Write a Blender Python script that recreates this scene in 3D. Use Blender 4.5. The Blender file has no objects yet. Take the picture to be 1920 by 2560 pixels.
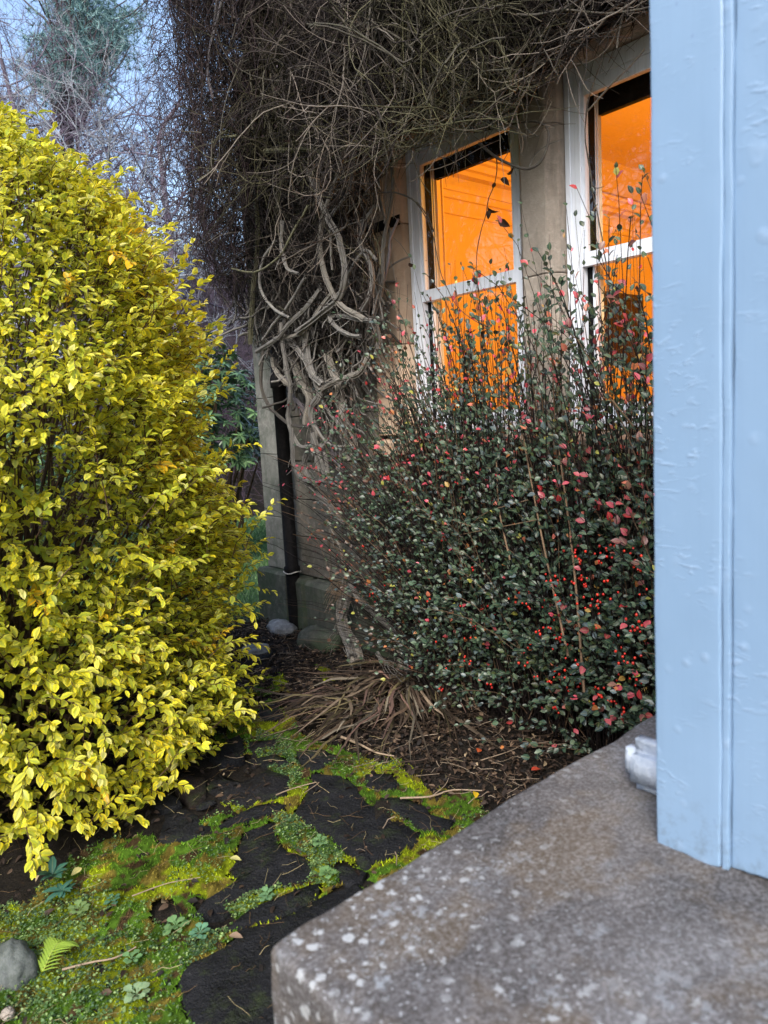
import bpy, bmesh, math, random
import numpy as np
from mathutils import Matrix, Vector
rng = np.random.default_rng(7)
random.seed(7)
SC = bpy.context.scene
COL = SC.collection
PI = math.pi

# ------------------------------------------------------------------ camera, world, sun
F, PX, PY = 1850.0, 960.0, 1280.0
def unit(v):
    v = np.asarray(v, float)
    return v / np.maximum(np.linalg.norm(v, axis=-1, keepdims=True), 1e-9)
_dn = unit([796., 14490., F]); _a = np.array([-1610., -150., F]); _a = unit(_a - _dn * (_a @ _dn))
MW = np.array([np.cross(_dn, _a), _a, -_dn])          # camera axes (right, down, forward) -> world
CAM = np.array([-3.2, 0.0, 1.6])
cd = bpy.data.cameras.new('camera'); cam = bpy.data.objects.new('camera', cd); COL.objects.link(cam)
r_, u_, b_ = MW @ [1, 0, 0], MW @ [0, -1, 0], MW @ [0, 0, -1]
cam.matrix_world = Matrix([[r_[i], u_[i], b_[i], CAM[i]] for i in range(3)] + [[0, 0, 0, 1]])
cd.sensor_fit = 'VERTICAL'; cd.sensor_height = 36.0; cd.lens = F / 2560 * 36
cd.clip_start = 0.05; cd.clip_end = 500
cd.dof.use_dof = True; cd.dof.focus_distance = 4.2; cd.dof.aperture_fstop = 4.2
SC.camera = cam

SUN_EL, SUN_AZ = math.radians(40), math.radians(-126)   # azimuth from +Y towards +X
W = bpy.data.worlds.new('World'); SC.world = W; W.use_nodes = True
wn = W.node_tree; bg = wn.nodes['Background']
sky = wn.nodes.new('ShaderNodeTexSky'); sky.sky_type = 'NISHITA'; sky.sun_disc = False
sky.sun_elevation = SUN_EL; sky.sun_rotation = SUN_AZ
sky.air_density = 1.0; sky.dust_density = 2.0; sky.ozone_density = 0.6
wn.links.new(sky.outputs[0], bg.inputs[0]); bg.inputs[1].default_value = 0.15
sd = bpy.data.lights.new('sun', 'SUN'); sun = bpy.data.objects.new('sun', sd); COL.objects.link(sun)
sd.energy = 1.5; sd.angle = math.radians(24); sd.color = (1.0, 0.95, 0.87)
to_sun = Vector((math.sin(SUN_AZ) * math.cos(SUN_EL), math.cos(SUN_AZ) * math.cos(SUN_EL), math.sin(SUN_EL)))
sun.rotation_euler = to_sun.to_track_quat('Z', 'Y').to_euler()
SC.view_settings.view_transform = 'Standard'; SC.view_settings.look = 'None'
SC.view_settings.exposure = 1.4; SC.view_settings.gamma = 1.0; SC.view_settings.use_curve_mapping = False
SC.cycles.max_bounces = 8; SC.cycles.transparent_max_bounces = 12
try: SC.cycles.use_denoising = True
except Exception: pass

# ------------------------------------------------------------------ geometry helpers
def rays(px):
    px = np.asarray(px, float).reshape(-1, 2)
    return np.column_stack([px - [PX, PY], np.full(len(px), F)]) @ MW.T
def on(px, axis, val):
    """points where the sight lines of photo positions meet the world plane axis = val"""
    r = rays(px); v = np.broadcast_to(val, len(r)); t = (v - CAM[axis]) / r[:, axis]
    return CAM + r * t[:, None]
def proj(P):
    c = (np.asarray(P, float) - CAM) @ MW
    return np.column_stack([PX + F * c[:, 0] / c[:, 2], PY + F * c[:, 1] / c[:, 2], c[:, 2]])
def inpoly(pts, poly):
    x, y = pts[:, 0], pts[:, 1]; poly = np.asarray(poly, float); ins = np.zeros(len(pts), bool)
    j = len(poly) - 1
    for i in range(len(poly)):
        xi, yi = poly[i]; xj, yj = poly[j]
        c = ((yi > y) != (yj > y)) & (x < (xj - xi) * (y - yi) / (yj - yi + 1e-12) + xi)
        ins ^= c; j = i
    return ins
def noise(P, scale=1.0, seed=0, octv=3):
    g = np.random.default_rng(seed + 1000); P = np.asarray(P, float) * scale; s = 0; amp = 1.0; tot = 0
    for o in range(octv):
        for _ in range(4):
            k = unit(g.normal(size=P.shape[1])) * (2 ** o) * g.uniform(.7, 1.4) * 2.2
            s = s + amp * np.sin(P @ k + g.uniform(0, 6.28)) * .5
        tot += amp; amp *= .55
    return s / tot
def link(o): COL.objects.link(o); return o
def tag(o, label=None, cat=None, group=None, kind=None):
    if label: o['label'] = label
    if cat: o['category'] = cat
    if group: o['group'] = group
    if kind: o['kind'] = kind
    return o
def empty(name, loc, label=None, cat=None, group=None):
    o = link(bpy.data.objects.new(name, None)); o.location = loc; o.empty_display_size = .1
    return tag(o, label, cat, group)
def parent(o, root):
    o.parent = root
    o.matrix_parent_inverse = Matrix.Translation(-Vector(root.location)) if root.type == 'EMPTY' else Matrix()
    return o
def np_mesh(name, V, faces, mat=None, col=None, lc=None, smooth=False):
    me = bpy.data.meshes.new(name); V = np.asarray(V, np.float32)
    me.vertices.add(len(V)); me.vertices.foreach_set('co', V.ravel())
    fl = [np.asarray(f, np.int32) for f in faces if len(f)]
    li = np.concatenate([f.ravel() for f in fl]); cnt = np.concatenate([np.full(len(f), f.shape[1], np.int32) for f in fl])
    st = np.concatenate([[0], np.cumsum(cnt)[:-1]]).astype(np.int32)
    me.loops.add(len(li)); me.loops.foreach_set('vertex_index', li)
    me.polygons.add(len(cnt)); me.polygons.foreach_set('loop_start', st); me.polygons.foreach_set('loop_total', cnt)
    me.polygons.foreach_set('use_smooth', np.full(len(cnt), bool(smooth)))
    me.update(calc_edges=True); me.validate()
    if col is not None:
        a = me.attributes.new('col', 'FLOAT_COLOR', 'POINT')
        a.data.foreach_set('color', np.column_stack([col, np.ones(len(V))]).astype(np.float32).ravel())
    if lc is not None:
        a = me.attributes.new('lc', 'FLOAT_VECTOR', 'POINT'); a.data.foreach_set('vector', np.asarray(lc, np.float32).ravel())
    if mat: me.materials.append(mat)
    return me
def obj(name, me, root=None, **k):
    o = link(bpy.data.objects.new(name, me))
    if root is not None: parent(o, root)
    return tag(o, **k)
class Bag:
    """collects mesh pieces (numpy) and links them as one object"""
    def __init__(s): s.V = []; s.F = {}; s.C = []; s.L = []; s.n = 0; s.flat = False
    def add(s, V, faces, col=None, lc=None):
        V = np.asarray(V, float).reshape(-1, 3)
        for f in faces:
            f = np.asarray(f)
            if len(f): s.F.setdefault(f.shape[1], []).append(f + s.n)
        s.V.append(V); s.n += len(V)
        s.C.append(np.broadcast_to(col if col is not None else (.5, .5, .5), V.shape))
        s.L.append(np.broadcast_to(lc if lc is not None else (0, 0, 0), V.shape))
    def mesh(s, name, mat, smooth=False):
        return np_mesh(name, np.concatenate(s.V), [np.concatenate(f) for f in s.F.values()], mat, np.concatenate(s.C), np.concatenate(s.L), not s.flat)
    def build(s, name, mat, root=None, smooth=False, **k): return obj(name, s.mesh(name, mat, smooth), root, **k)
    def box(s, x0, x1, y0, y1, z0, z1, col=None):
        s.flat = True; V = np.array([[x, y, z] for x in (x0, x1) for y in (y0, y1) for z in (z0, z1)])
        s.add(V, [np.array([[0, 1, 3, 2], [4, 6, 7, 5], [0, 4, 5, 1], [2, 3, 7, 6], [0, 2, 6, 4], [1, 5, 7, 3]])], col)
def tubes(paths, radii, sides=4, col=None):
    """paths (n,K,3), radii (n,K) -> V, faces, col, lc"""
    P = np.asarray(paths, float); n, K, _ = P.shape; R = np.asarray(radii, float)
    T = unit(np.gradient(P, axis=1)); ref = np.where(np.abs(T[:, 0, 2:3]) < .8, [[0, 0, 1.]], [[1., 0, 0]])
    U = np.zeros_like(P); u = unit(np.cross(T[:, 0], ref))
    for k in range(K):
        u = unit(u - T[:, k] * np.sum(u * T[:, k], 1, keepdims=True)); U[:, k] = u
    Vv = np.cross(T, U); a = np.arange(sides) * 2 * PI / sides
    ring = P[:, :, None] + R[:, :, None, None] * (np.cos(a)[None, None, :, None] * U[:, :, None] + np.sin(a)[None, None, :, None] * Vv[:, :, None])
    idx = np.arange(n * K * sides).reshape(n, K, sides)
    q = np.stack([idx[:, :-1], np.roll(idx, -1, 2)[:, :-1], np.roll(idx, -1, 2)[:, 1:], idx[:, 1:]], -1).reshape(-1, 4)
    c = None if col is None else np.broadcast_to(np.asarray(col)[:, None, None, :], (n, K, sides, 3)).reshape(-1, 3)
    ln = np.concatenate([np.zeros((n, 1)), np.cumsum(np.linalg.norm(np.diff(P, axis=1), axis=2), 1)], 1)
    lc = np.stack([np.broadcast_to(ln[:, :, None], (n, K, sides)), np.broadcast_to(a / 6.283, (n, K, sides)), np.broadcast_to(np.arange(n)[:, None, None] * .37 % 1, (n, K, sides))], -1).reshape(-1, 3)
    return ring.reshape(-1, 3), [q], c, lc
def smooth_path(pts, K):
    pts = np.asarray(pts, float); n = len(pts); d = np.concatenate([[0], np.cumsum(np.linalg.norm(np.diff(pts, axis=0), axis=1))])
    t = np.linspace(0, d[-1], K); m = np.gradient(pts, d, axis=0); i = np.clip(np.searchsorted(d, t) - 1, 0, n - 2)
    h = (d[i + 1] - d[i])[:, None]; s = ((t - d[i])[:, None]) / h
    return ((2*s**3 - 3*s**2 + 1)*pts[i] + (s**3 - 2*s**2 + s)*h*m[i] + (-2*s**3 + 3*s**2)*pts[i+1] + (s**3 - s**2)*h*m[i+1])
def leaf_template(rows, fold=.25, curl=.2):
    """unit leaf along +X, folded along the midrib; rows = [(t, halfwidth)]"""
    V = [[0, 0, 0]]; L = [[0, 0, 0]]
    for t, w in rows:
        for s in (-1, 0, 1):
            V.append([t, s * w, abs(s) * w * fold - curl * t * t]); L.append([t, s, 0])
    V.append([1, 0, -curl]); L.append([1, 0, 0]); n = len(rows)
    tri = [[0, 2, 1], [0, 3, 2]]; q = []
    for r in range(n - 1):
        a = 1 + 3 * r; q += [[a, a + 1, a + 4, a + 3], [a + 1, a + 2, a + 5, a + 4]]
    a = 1 + 3 * (n - 1); e = len(V) - 1; tri += [[a, a + 1, e], [a + 1, a + 2, e]]
    V = np.array(V, float); L = np.array(L, float)
    edge = np.ones(len(V)); edge[2::3] = 0; edge[0] = 0.6; edge[-1] = .9; L[:, 2] = edge
    return V, np.array(tri), np.array(q).reshape(-1, 4), L
def stamp(bag, tpl, M3, P, S, col):
    """many copies of a template: rotation (n,3,3), position, scale (n,) or (n,3), colour (n,3)"""
    V, tri, q, L = tpl; n = len(P)
    if n == 0: return
    S = np.asarray(S, float); S = S[:, None] if S.ndim == 1 else S
    X = np.einsum('nij,nvj->nvi', M3, V[None] * S[:, None, :]) + P[:, None]
    off = (np.arange(n) * len(V))[:, None, None]
    fs = [(f[None] + off).reshape(-1, f.shape[1]) for f in (tri, q) if len(f)]
    bag.add(X.reshape(-1, 3), fs, np.repeat(col, len(V), 0), np.tile(L, (n, 1)))
def frames(X, N):
    X = unit(X); Y = unit(np.cross(N, X)); Z = np.cross(X, Y)
    return np.stack([X, Y, Z], -1)
def mat44(M3, P, S):
    return [Matrix([[M3[i][0] * S, 0, 0, 0]] * 4) if False else Matrix(((m[0][0]*s, m[0][1]*s, m[0][2]*s, p[0]), (m[1][0]*s, m[1][1]*s, m[1][2]*s, p[1]), (m[2][0]*s, m[2][1]*s, m[2][2]*s, p[2]), (0, 0, 0, 1))) for i, (m, p, s) in enumerate(zip(M3, P, S))]
def lin(r, g, b):
    return np.array([((c / 255 + .055) / 1.055) ** 2.4 if c > 10 else c / 255 / 12.92 for c in (r, g, b)])
def bevel_box(name, x0, x1, y0, y1, z0, z1, mat, bev=.008, seg=1, rough=0, cuts=0):
    bm = bmesh.new(); bmesh.ops.create_cube(bm, size=1)
    for v in bm.verts: v.co = Vector(((x0 + x1) / 2 + v.co.x * (x1 - x0), (y0 + y1) / 2 + v.co.y * (y1 - y0), (z0 + z1) / 2 + v.co.z * (z1 - z0)))
    bmesh.ops.bevel(bm, geom=bm.edges[:], offset=bev, segments=seg, affect='EDGES', profile=.6)
    if cuts: bmesh.ops.subdivide_edges(bm, edges=bm.edges[:], cuts=cuts, use_grid_fill=True)
    if rough:
        c = np.array([v.co[:] for v in bm.verts]); d = np.stack([noise(c, 9, s) for s in (1, 2, 3)], 1) * rough
        for v, e in zip(bm.verts, d): v.co += Vector(e)
    me = bpy.data.meshes.new(name); bm.to_mesh(me); bm.free(); me.materials.append(mat); return me
def prism(name, poly, z0, z1, mat, bev=.004):
    """polygon in x,y extruded along z"""
    bm = bmesh.new(); b = [bm.verts.new((x, y, z0)) for x, y in poly]; t = [bm.verts.new((x, y, z1)) for x, y in poly]; n = len(poly)
    bm.faces.new(b[::-1]); bm.faces.new(t)
    for i in range(n): bm.faces.new((b[i], b[(i + 1) % n], t[(i + 1) % n], t[i]))
    bmesh.ops.recalc_face_normals(bm, faces=bm.faces[:])
    if bev: bmesh.ops.bevel(bm, geom=bm.edges[:], offset=bev, segments=1, affect='EDGES')
    me = bpy.data.meshes.new(name); bm.to_mesh(me); bm.free(); me.materials.append(mat); return me

# ------------------------------------------------------------------ materials
class NT:
    def __init__(s, name):
        s.m = bpy.data.materials.new(name); s.m.use_nodes = True; s.t = s.m.node_tree
        s.b = s.t.nodes['Principled BSDF']; s.out = s.t.nodes['Material Output']
    def n(s, typ, ins=None, **props):
        nd = s.t.nodes.new('ShaderNode' + typ)
        for k, v in props.items(): setattr(nd, k, v)
        for k, v in (ins or {}).items(): s.set(nd.inputs[k], v)
        return nd
    def set(s, sock, v):
        if isinstance(v, bpy.types.NodeSocket): s.t.links.new(v, sock)
        else:
            if hasattr(v, '__len__') and sock.type == 'RGBA' and len(v) == 3: v = (*v, 1)
            sock.default_value = v
    def coord(s, scale=(1, 1, 1)):
        c = s.n('NewGeometry'); return s.n('Mapping', {0: c.outputs['Position'], 3: scale}).outputs[0]
    def noise(s, vec, scale, detail=4, rough=.6, dist=0): return s.n('TexNoise', {'Vector': vec, 'Scale': scale, 'Detail': detail, 'Roughness': rough, 'Distortion': dist}).outputs[0]
    def vor(s, vec, scale, feature='F1', out=0, rand=1): return s.n('TexVoronoi', {'Vector': vec, 'Scale': scale, 'Randomness': rand}, feature=feature).outputs[out]
    def ramp(s, fac, stops, interp='LINEAR'):
        r = s.n('ValToRGB', {0: fac}); e = r.color_ramp.elements; r.color_ramp.interpolation = interp
        while len(e) < len(stops): e.new(.5)
        for i, (p, c) in enumerate(stops):
            e[i].position = p; e[i].color = (*c, 1) if hasattr(c, '__len__') else (c, c, c, 1)
        return r.outputs[0]
    def mix(s, fac, a, b, mode='MIX'): 
        x = s.n('Mix', data_type='RGBA', blend_type=mode); s.set(x.inputs[0], fac); s.set(x.inputs[6], a); s.set(x.inputs[7], b); return x.outputs[2]
    def math(s, op, a, b=0, clamp=False): return s.n('Math', {0: a, 1: b}, operation=op, use_clamp=clamp).outputs[0]
    def bump(s, h, strength=.4, dist=.01, prev=None):
        d = {'Height': h, 'Strength': strength, 'Distance': dist}
        if prev is not None: d['Normal'] = prev
        return s.n('Bump', d).outputs[0]
    def attr(s, name, out='Color'): return s.n('Attribute', attribute_name=name).outputs[out]
    def done(s, color=None, rough=.6, normal=None, spec=.5, **k):
        if color is not None: s.set(s.b.inputs['Base Color'], color)
        s.set(s.b.inputs['Roughness'], rough); s.set(s.b.inputs['Specular IOR Level'], spec)
        if normal is not None: s.set(s.b.inputs['Normal'], normal)
        for kk, v in k.items(): s.set(s.b.inputs[kk], v)
        return s.m

def leaf_mat(name, rough=.45, spec=.4, transl=.3, varieg=None):
    t = NT(name); c = t.attr('col'); lc = t.attr('lc', 'Vector'); sx = t.n('SeparateXYZ', {0: lc})
    if varieg is not None:                      # green centre, coloured margin, along leaf coordinates
        w = t.noise(t.coord(), 70, 2); e = t.math('ADD', t.math('MULTIPLY', sx.outputs[2], 1.0), t.math('MULTIPLY', t.math('SUBTRACT', w, .5), .9))
        c = t.mix(t.ramp(e, [(.28, 0), (.55, 1)]), t.mix(.45, c, varieg), c)
    vein = t.math('MULTIPLY', t.math('ABSOLUTE', sx.outputs[1]), 6, True)
    c2 = t.mix(t.math('SUBTRACT', 1, vein), c, t.mix(.4, c, (.35, .35, .15)))
    t.done(c2, rough, t.bump(t.noise(t.coord(), 160, 2), .15, .003), spec)
    tr = t.n('BsdfTranslucent', {0: c2}); ms = t.n('MixShader', {0: transl, 1: t.b.outputs[0], 2: tr.outputs[0]})
    t.t.links.new(ms.outputs[0], t.out.inputs[0]); return t.m
def bark_mat(name, rough=.85, fib=1.0):
    t = NT(name); c = t.attr('col'); lc = t.attr('lc', 'Vector')
    v = t.n('Mapping', {0: lc, 3: (14, 9, 9)}).outputs[0]
    n1 = t.noise(v, 2.2, 5, .7); n2 = t.noise(t.coord(), 45, 4)
    c2 = t.mix(t.ramp(n1, [(.3, 0), (.7, 1)]), t.mix(.55, c, (.02, .018, .015)), t.mix(.25, c, (.4, .37, .32)))
    c2 = t.mix(t.math('MULTIPLY', t.ramp(n2, [(.55, 0), (.7, 1)]), .35), c2, (.10, .12, .05))
    return t.done(c2, rough, t.bump(n1, .7 * fib, .006), .25)
def attr_mat(name, rough=.8, spec=.3, transl=0):
    t = NT(name); c = t.attr('col')
    c = t.mix(.5, c, t.mix(1, c, t.ramp(t.noise(t.coord(), 60, 3), [(.3, .55), (.7, 1.35)]), 'MULTIPLY'))
    t.done(c, rough, None, spec)
    if transl:
        tr = t.n('BsdfTranslucent', {0: c}); ms = t.n('MixShader', {0: transl, 1: t.b.outputs[0], 2: tr.outputs[0]}); t.t.links.new(ms.outputs[0], t.out.inputs[0])
    return t.m
def stone_mat(name, base, dark, light, tool=0.0, green=0.0, scale=1.0, grime=.65):
    t = NT(name); p = t.coord(); oi = t.n('ObjectInfo').outputs['Random']
    n1 = t.noise(p, 2.6 * scale, 6, .65); n2 = t.noise(p, 22 * scale, 5, .7); n3 = t.noise(p, 130, 3, .7)
    c = t.mix(t.ramp(n1, [(.35, 0), (.62, 1)]), dark, base); c = t.mix(t.math('MULTIPLY', t.ramp(n2, [(.5, 0), (.68, 1)]), .6), c, light)
    c = t.mix(t.math('MULTIPLY', t.ramp(n3, [(.55, 0), (.7, 1)]), .5), c, dark)
    c = t.mix(1, c, t.ramp(oi, [(0, .72), (1, 1.15)]), 'MULTIPLY')
    stain = t.noise(t.coord((3, 3, .5)), 1.6, 5, .7)
    c = t.mix(t.math('MULTIPLY', t.ramp(stain, [(.5, 0), (.66, 1)]), grime), c, (.035, .036, .034))
    if green:
        g = t.noise(p, 3.3, 5, .7); c = t.mix(t.math('MULTIPLY', t.ramp(g, [(.42, 0), (.6, 1)]), green), c, (.035, .06, .03))
    h = t.math('ADD', t.math('MULTIPLY', n2, .6), t.math('MULTIPLY', n3, .35))
    nb = t.bump(h, .55, .012)
    if tool:
        w = t.n('TexWave', {'Vector': t.coord(), 'Scale': 55, 'Distortion': 3, 'Detail': 2, 'Detail Scale': 3}, bands_direction='Z').outputs[1]
        nb = t.bump(w, tool, .004, nb); c = t.mix(t.math('MULTIPLY', w, .22), c, dark)
    return t.done(c, .9, nb, .2)

M = {}
M['stone'] = stone_mat('weathered_ashlar', (.20, .18, .155), (.085, .08, .072), (.29, .265, .23), green=.25)
M['corner'] = stone_mat('grey_green_corner_stone', (.23, .225, .20), (.12, .12, .108), (.31, .305, .28), green=.4)
M['dressed'] = stone_mat('dressed_sandstone', (.60, .45, .325), (.42, .32, .235), (.68, .54, .41), tool=.5, grime=.42)
M['mullion'] = stone_mat('tooled_grey_sandstone', (.48, .42, .355), (.32, .28, .235), (.60, .53, .45), tool=.6, grime=.5)
M['plinth'] = stone_mat('damp_plinth_stone', (.10, .105, .085), (.04, .045, .038), (.16, .16, .13), green=.75)
M['grey_stone'] = stone_mat('grey_garden_stone', (.25, .26, .275), (.11, .115, .12), (.38, .39, .40), green=.45)
t = NT('rough_mortar'); M['mortar'] = t.done(t.ramp(t.noise(t.coord(), 18, 5), [(.3, (.03, .028, .025)), (.7, (.1, .09, .075))]), .95, t.bump(t.noise(t.coord(), 60, 4), .8, .01), .1)
t = NT('white_weathered_paint'); p = t.coord(); st = t.noise(t.coord((6, 30, .8)), 3, 5, .7)
c = t.mix(t.math('MULTIPLY', t.ramp(st, [(.48, 0), (.7, 1)]), .55), (.70, .745, .82), (.44, .46, .50))
c = t.mix(t.ramp(t.noise(p, 26, 5, .75), [(.68, 0), (.72, 1)]), c, (.10, .085, .07)); M['white'] = t.done(c, .5, t.bump(st, .25, .004), .4)
t = NT('cream_interior_paint'); M['room'] = t.done(t.ramp(t.noise(t.coord(), .9, 3), [(.3, (.70, .52, .30)), (.7, (.76, .58, .34))]), .7, t.bump(t.noise(t.coord(), 40, 2), .05, .003), .2)
t = NT('window_glass'); gg = t.n('NewGeometry'); dt = t.n('VectorMath', {0: gg.outputs['Normal'], 1: gg.outputs['Incoming']}, operation='DOT_PRODUCT').outputs['Value']; gl = t.n('BsdfGlossy', {'Roughness': 0.005, 'Color': (1, 1, 1)}); tr = t.n('BsdfTransparent', {'Color': (.96, .96, .95)})
fr2 = t.math('ADD', .038, t.math('MULTIPLY', .9, t.math('POWER', t.math('SUBTRACT', 1, t.math('ABSOLUTE', dt)), 5)), True)
ms = t.n('MixShader', {0: fr2, 1: tr.outputs[0], 2: gl.outputs[0]}); t.t.links.new(ms.outputs[0], t.out.inputs[0]); M['glass'] = t.m
t = NT('window_black'); M['dark'] = t.done(t.ramp(t.noise(t.coord(), 30, 3), [(.3, (.0015, .0015, .002)), (.7, (.004, .004, .004))]), .8, None, .2)  # near black, shared by the top band and the gap strips
t = NT('black_cast_iron'); n = t.noise(t.coord(), 40, 4); M['iron'] = t.done(t.ramp(n, [(.4, (.003, .003, .0035)), (.75, (.011, .010, .010))]), .7, t.bump(n, .3, .004), .15)
t = NT('dark_varnished_wood'); n = t.noise(t.coord((4, 4, 40)), 3, 4); M['wood'] = t.done(t.ramp(n, [(.3, (.02, .009, .004)), (.7, (.05, .02, .008))]), .5, None, .4)
# pale blue gloss paint, laid thick with a brush: dents, runs and blisters
t = NT('thick_pale_blue_gloss'); p = t.coord()
vv = t.vor(t.n('Mapping', {0: t.coord((60, 26, 26))}).outputs[0], 1.0, 'SMOOTH_F1'); bl = t.ramp(vv, [(.0, 1), (.24, 0)])
patch = t.ramp(t.noise(p, 9, 3), [(.48, 0), (.58, 1)]); bl = t.math('MULTIPLY', bl, patch)
streak = t.noise(t.coord((10, 30, 90)), 1.0, 3, .6, .6); streak = t.math('MULTIPLY', t.ramp(streak, [(.55, 0), (.72, 1)]), t.ramp(t.noise(p, 7, 2), [(.5, 0), (.62, 1)]))
gr0 = t.noise(t.coord((60, 60, 1.5)), 4, 3, .7); fine = t.noise(t.coord((30, 30, 9)), 6, 3); nb = t.bump(gr0, .1, .0015); nb = t.bump(fine, .1, .003, nb); nb = t.bump(bl, .35, .003, nb); nb = t.bump(streak, .4, .003, nb)
c = t.mix(t.noise(p, 5, 3), (.18, .285, .425), (.215, .325, .47)); c = t.mix(t.math('MULTIPLY', t.math('ADD', bl, streak, True), .3), c, (.33, .43, .58))
gr_ = t.noise(t.coord((40, 40, 1.2)), 4, 4, .7); c = t.mix(t.math('MULTIPLY', t.ramp(gr_, [(.5, 0), (.75, 1)]), .08), c, (.12, .19, .29)); sz_ = t.n('SeparateXYZ', {0: p}).outputs[2]; splash = t.math('MULTIPLY', t.ramp(t.math('SUBTRACT', t.math('MULTIPLY', sz_, 4), 3.4), [(.0, 1), (.5, 0)]), t.ramp(t.noise(p, 40, 4, .8), [(.5, 0), (.68, 1)])); c = t.mix(t.math('MULTIPLY', splash, .5), c, (.10, .12, .12))
chip = t.ramp(t.noise(p, 55, 2), [(.735, 0), (.76, 1)]); c = t.mix(t.math('MULTIPLY', chip, .75), c, (.16, .24, .38))
M['blue'] = t.done(c, .33, nb, .5)
# lichened coping stone
t = NT('lichened_coping_stone'); p = t.coord()
n1 = t.noise(p, 3.4, 5, .6); n2 = t.noise(p, 16, 5, .7); n3 = t.noise(p, 150, 3, .75); nr = t.noise(p, 6.5, 3)
c = t.ramp(n1, [(.34, (.04, .037, .036)), (.5, (.088, .080, .076)), (.64, (.15, .143, .142))])
c = t.mix(t.math('MULTIPLY', t.ramp(nr, [(.5, 0), (.62, 1)]), .6), c, (.125, .09, .05))
c = t.mix(t.ramp(n3, [(.42, .0), (.66, .85)]), t.mix(.35, c, (.03, .028, .027)), t.mix(.28, c, (.42, .42, .45)))
wv = t.n('VectorMath', {0: p, 1: t.n('VectorMath', {0: t.n('TexNoise', {'Vector': p, 'Scale': 38., 'Detail': 4.}).outputs[1], 3: .018}, operation='SCALE').outputs[0]}, operation='ADD').outputs[0]
sp = t.n('SeparateXYZ', {0: p}); edge = t.math('ADD', t.ramp(t.math('ADD', t.math('MULTIPLY', sp.outputs[0], -1.6), -3.42), [(.0, 0), (.8, 1)]), t.math('MULTIPLY', t.ramp(t.math('ADD', t.math('MULTIPLY', sp.outputs[1], 5), -3.4), [(0, 0), (1, 1)]), .45), True)
wn_ = t.noise(p, 30, 5, .8); zone = t.math('MULTIPLY', t.ramp(t.noise(p, 6.5, 3), [(.36, 0), (.52, 1)]), edge)
l1 = t.math('MULTIPLY', t.ramp(t.math('ADD', t.math('MULTIPLY', t.vor(wv, 36), .62), t.math('MULTIPLY', wn_, .85)), [(.535, 1), (.60, 0)]), zone); l2 = t.math('MULTIPLY', t.ramp(t.math('ADD', t.vor(wv, 75), t.math('MULTIPLY', wn_, .35)), [(.30, 1), (.36, 0)]), t.math('ADD', t.math('MULTIPLY', edge, .8), .12))
l3 = t.math('MULTIPLY', t.ramp(wn_, [(.55, 0), (.64, 1)]), t.math('MULTIPLY', t.ramp(t.noise(p, 5.5, 2), [(.44, 0), (.58, 1)]), t.math('ADD', edge, .25)))
c = t.mix(t.math('MULTIPLY', l3, .6), c, (.30, .33, .36)); c = t.mix(t.math('MULTIPLY', l1, .85), c, (.40, .42, .43)); c = t.mix(t.math('MULTIPLY', l2, .7), c, (.40, .42, .44))
h = t.math('ADD', t.math('MULTIPLY', n3, .4), t.math('MULTIPLY', n2, .8)); M['coping'] = t.done(c, .8, t.bump(t.math('ADD', h, t.math('MULTIPLY', l1, .3)), .5, .008), .3)
# wet slate flags
t = NT('wet_dark_flagstone'); p = t.coord(); n1 = t.noise(p, 9, 6, .7); n2 = t.noise(p, 70, 4, .7); oi = t.n('ObjectInfo').outputs['Random']
c = t.ramp(n1, [(.3, (.003, .004, .0055)), (.55, (.008, .009, .012)), (.75, (.024, .025, .028))]); c = t.mix(t.math('MULTIPLY', t.ramp(oi, [(.72, 0), (.85, 1)]), .55), c, (.045, .03, .024))
c = t.mix(t.ramp(t.noise(p, 140, 4, .85), [(.6, 0), (.7, .75)]), c, (.10, .105, .11)); c = t.mix(t.ramp(t.noise(p, 5, 5, .75), [(.54, 0), (.68, .8)]), c, (.03, .045, .012))
M['flag'] = t.done(c, t.ramp(n1, [(.35, .38), (.6, .85)]), t.bump(t.math('ADD', n1, t.math('MULTIPLY', n2, .8)), 1.0, .022), .3)
t = NT('dark_leaf_mould_soil'); p = t.coord(); n1 = t.noise(p, 30, 6, .75); M['soil'] = t.done(t.ramp(n1, [(.3, (.006, .005, .004)), (.6, (.022, .017, .012)), (.8, (.05, .038, .027))]), .9, t.bump(n1, 1, .03), .25)
t = NT('lawn_green'); n1 = t.noise(t.coord(), 14, 6, .7); M['lawn'] = t.done(t.ramp(n1, [(.3, (.03, .07, .03)), (.7, (.09, .16, .07))]), .9, t.bump(n1, 1, .05), .2)
t = NT('leaf_covered_bank'); p = t.coord(); n1 = t.noise(p, 1.1, 6, .75); n2 = t.noise(p, 9, 5, .8)
c = t.ramp(n1, [(.3, (.035, .035, .025)), (.5, (.075, .058, .05)), (.7, (.11, .085, .075))]); M['bank'] = t.done(t.mix(t.ramp(n2, [(.4, .7), (.65, 0)]), c, (.02, .02, .018)), .95, t.bump(n2, 1, .3), .1)
t = NT('red_berry_skin'); M['berry'] = t.done(t.ramp(t.n('ObjectInfo').outputs['Random'], [(0, (.45, .012, .010)), (1, (.62, .035, .015))]), .22, None, .6)
M['yleaf'] = leaf_mat('golden_variegated_leaf', .4, .4, .38, (.22, .33, .045))
M['cleaf'] = leaf_mat('glossy_small_leaf', .36, .5, .2)
M['rleaf'] = leaf_mat('leathery_leaf', .35, .5, .12)
M['weed'] = leaf_mat('soft_weed_leaf', .5, .35, .3)
M['bark'] = bark_mat('grey_peeling_bark'); M['twig'] = attr_mat('thin_twig_bark', .8, .25); M['dry'] = attr_mat('dry_leaf_straw', .7, .3, .15)
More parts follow.
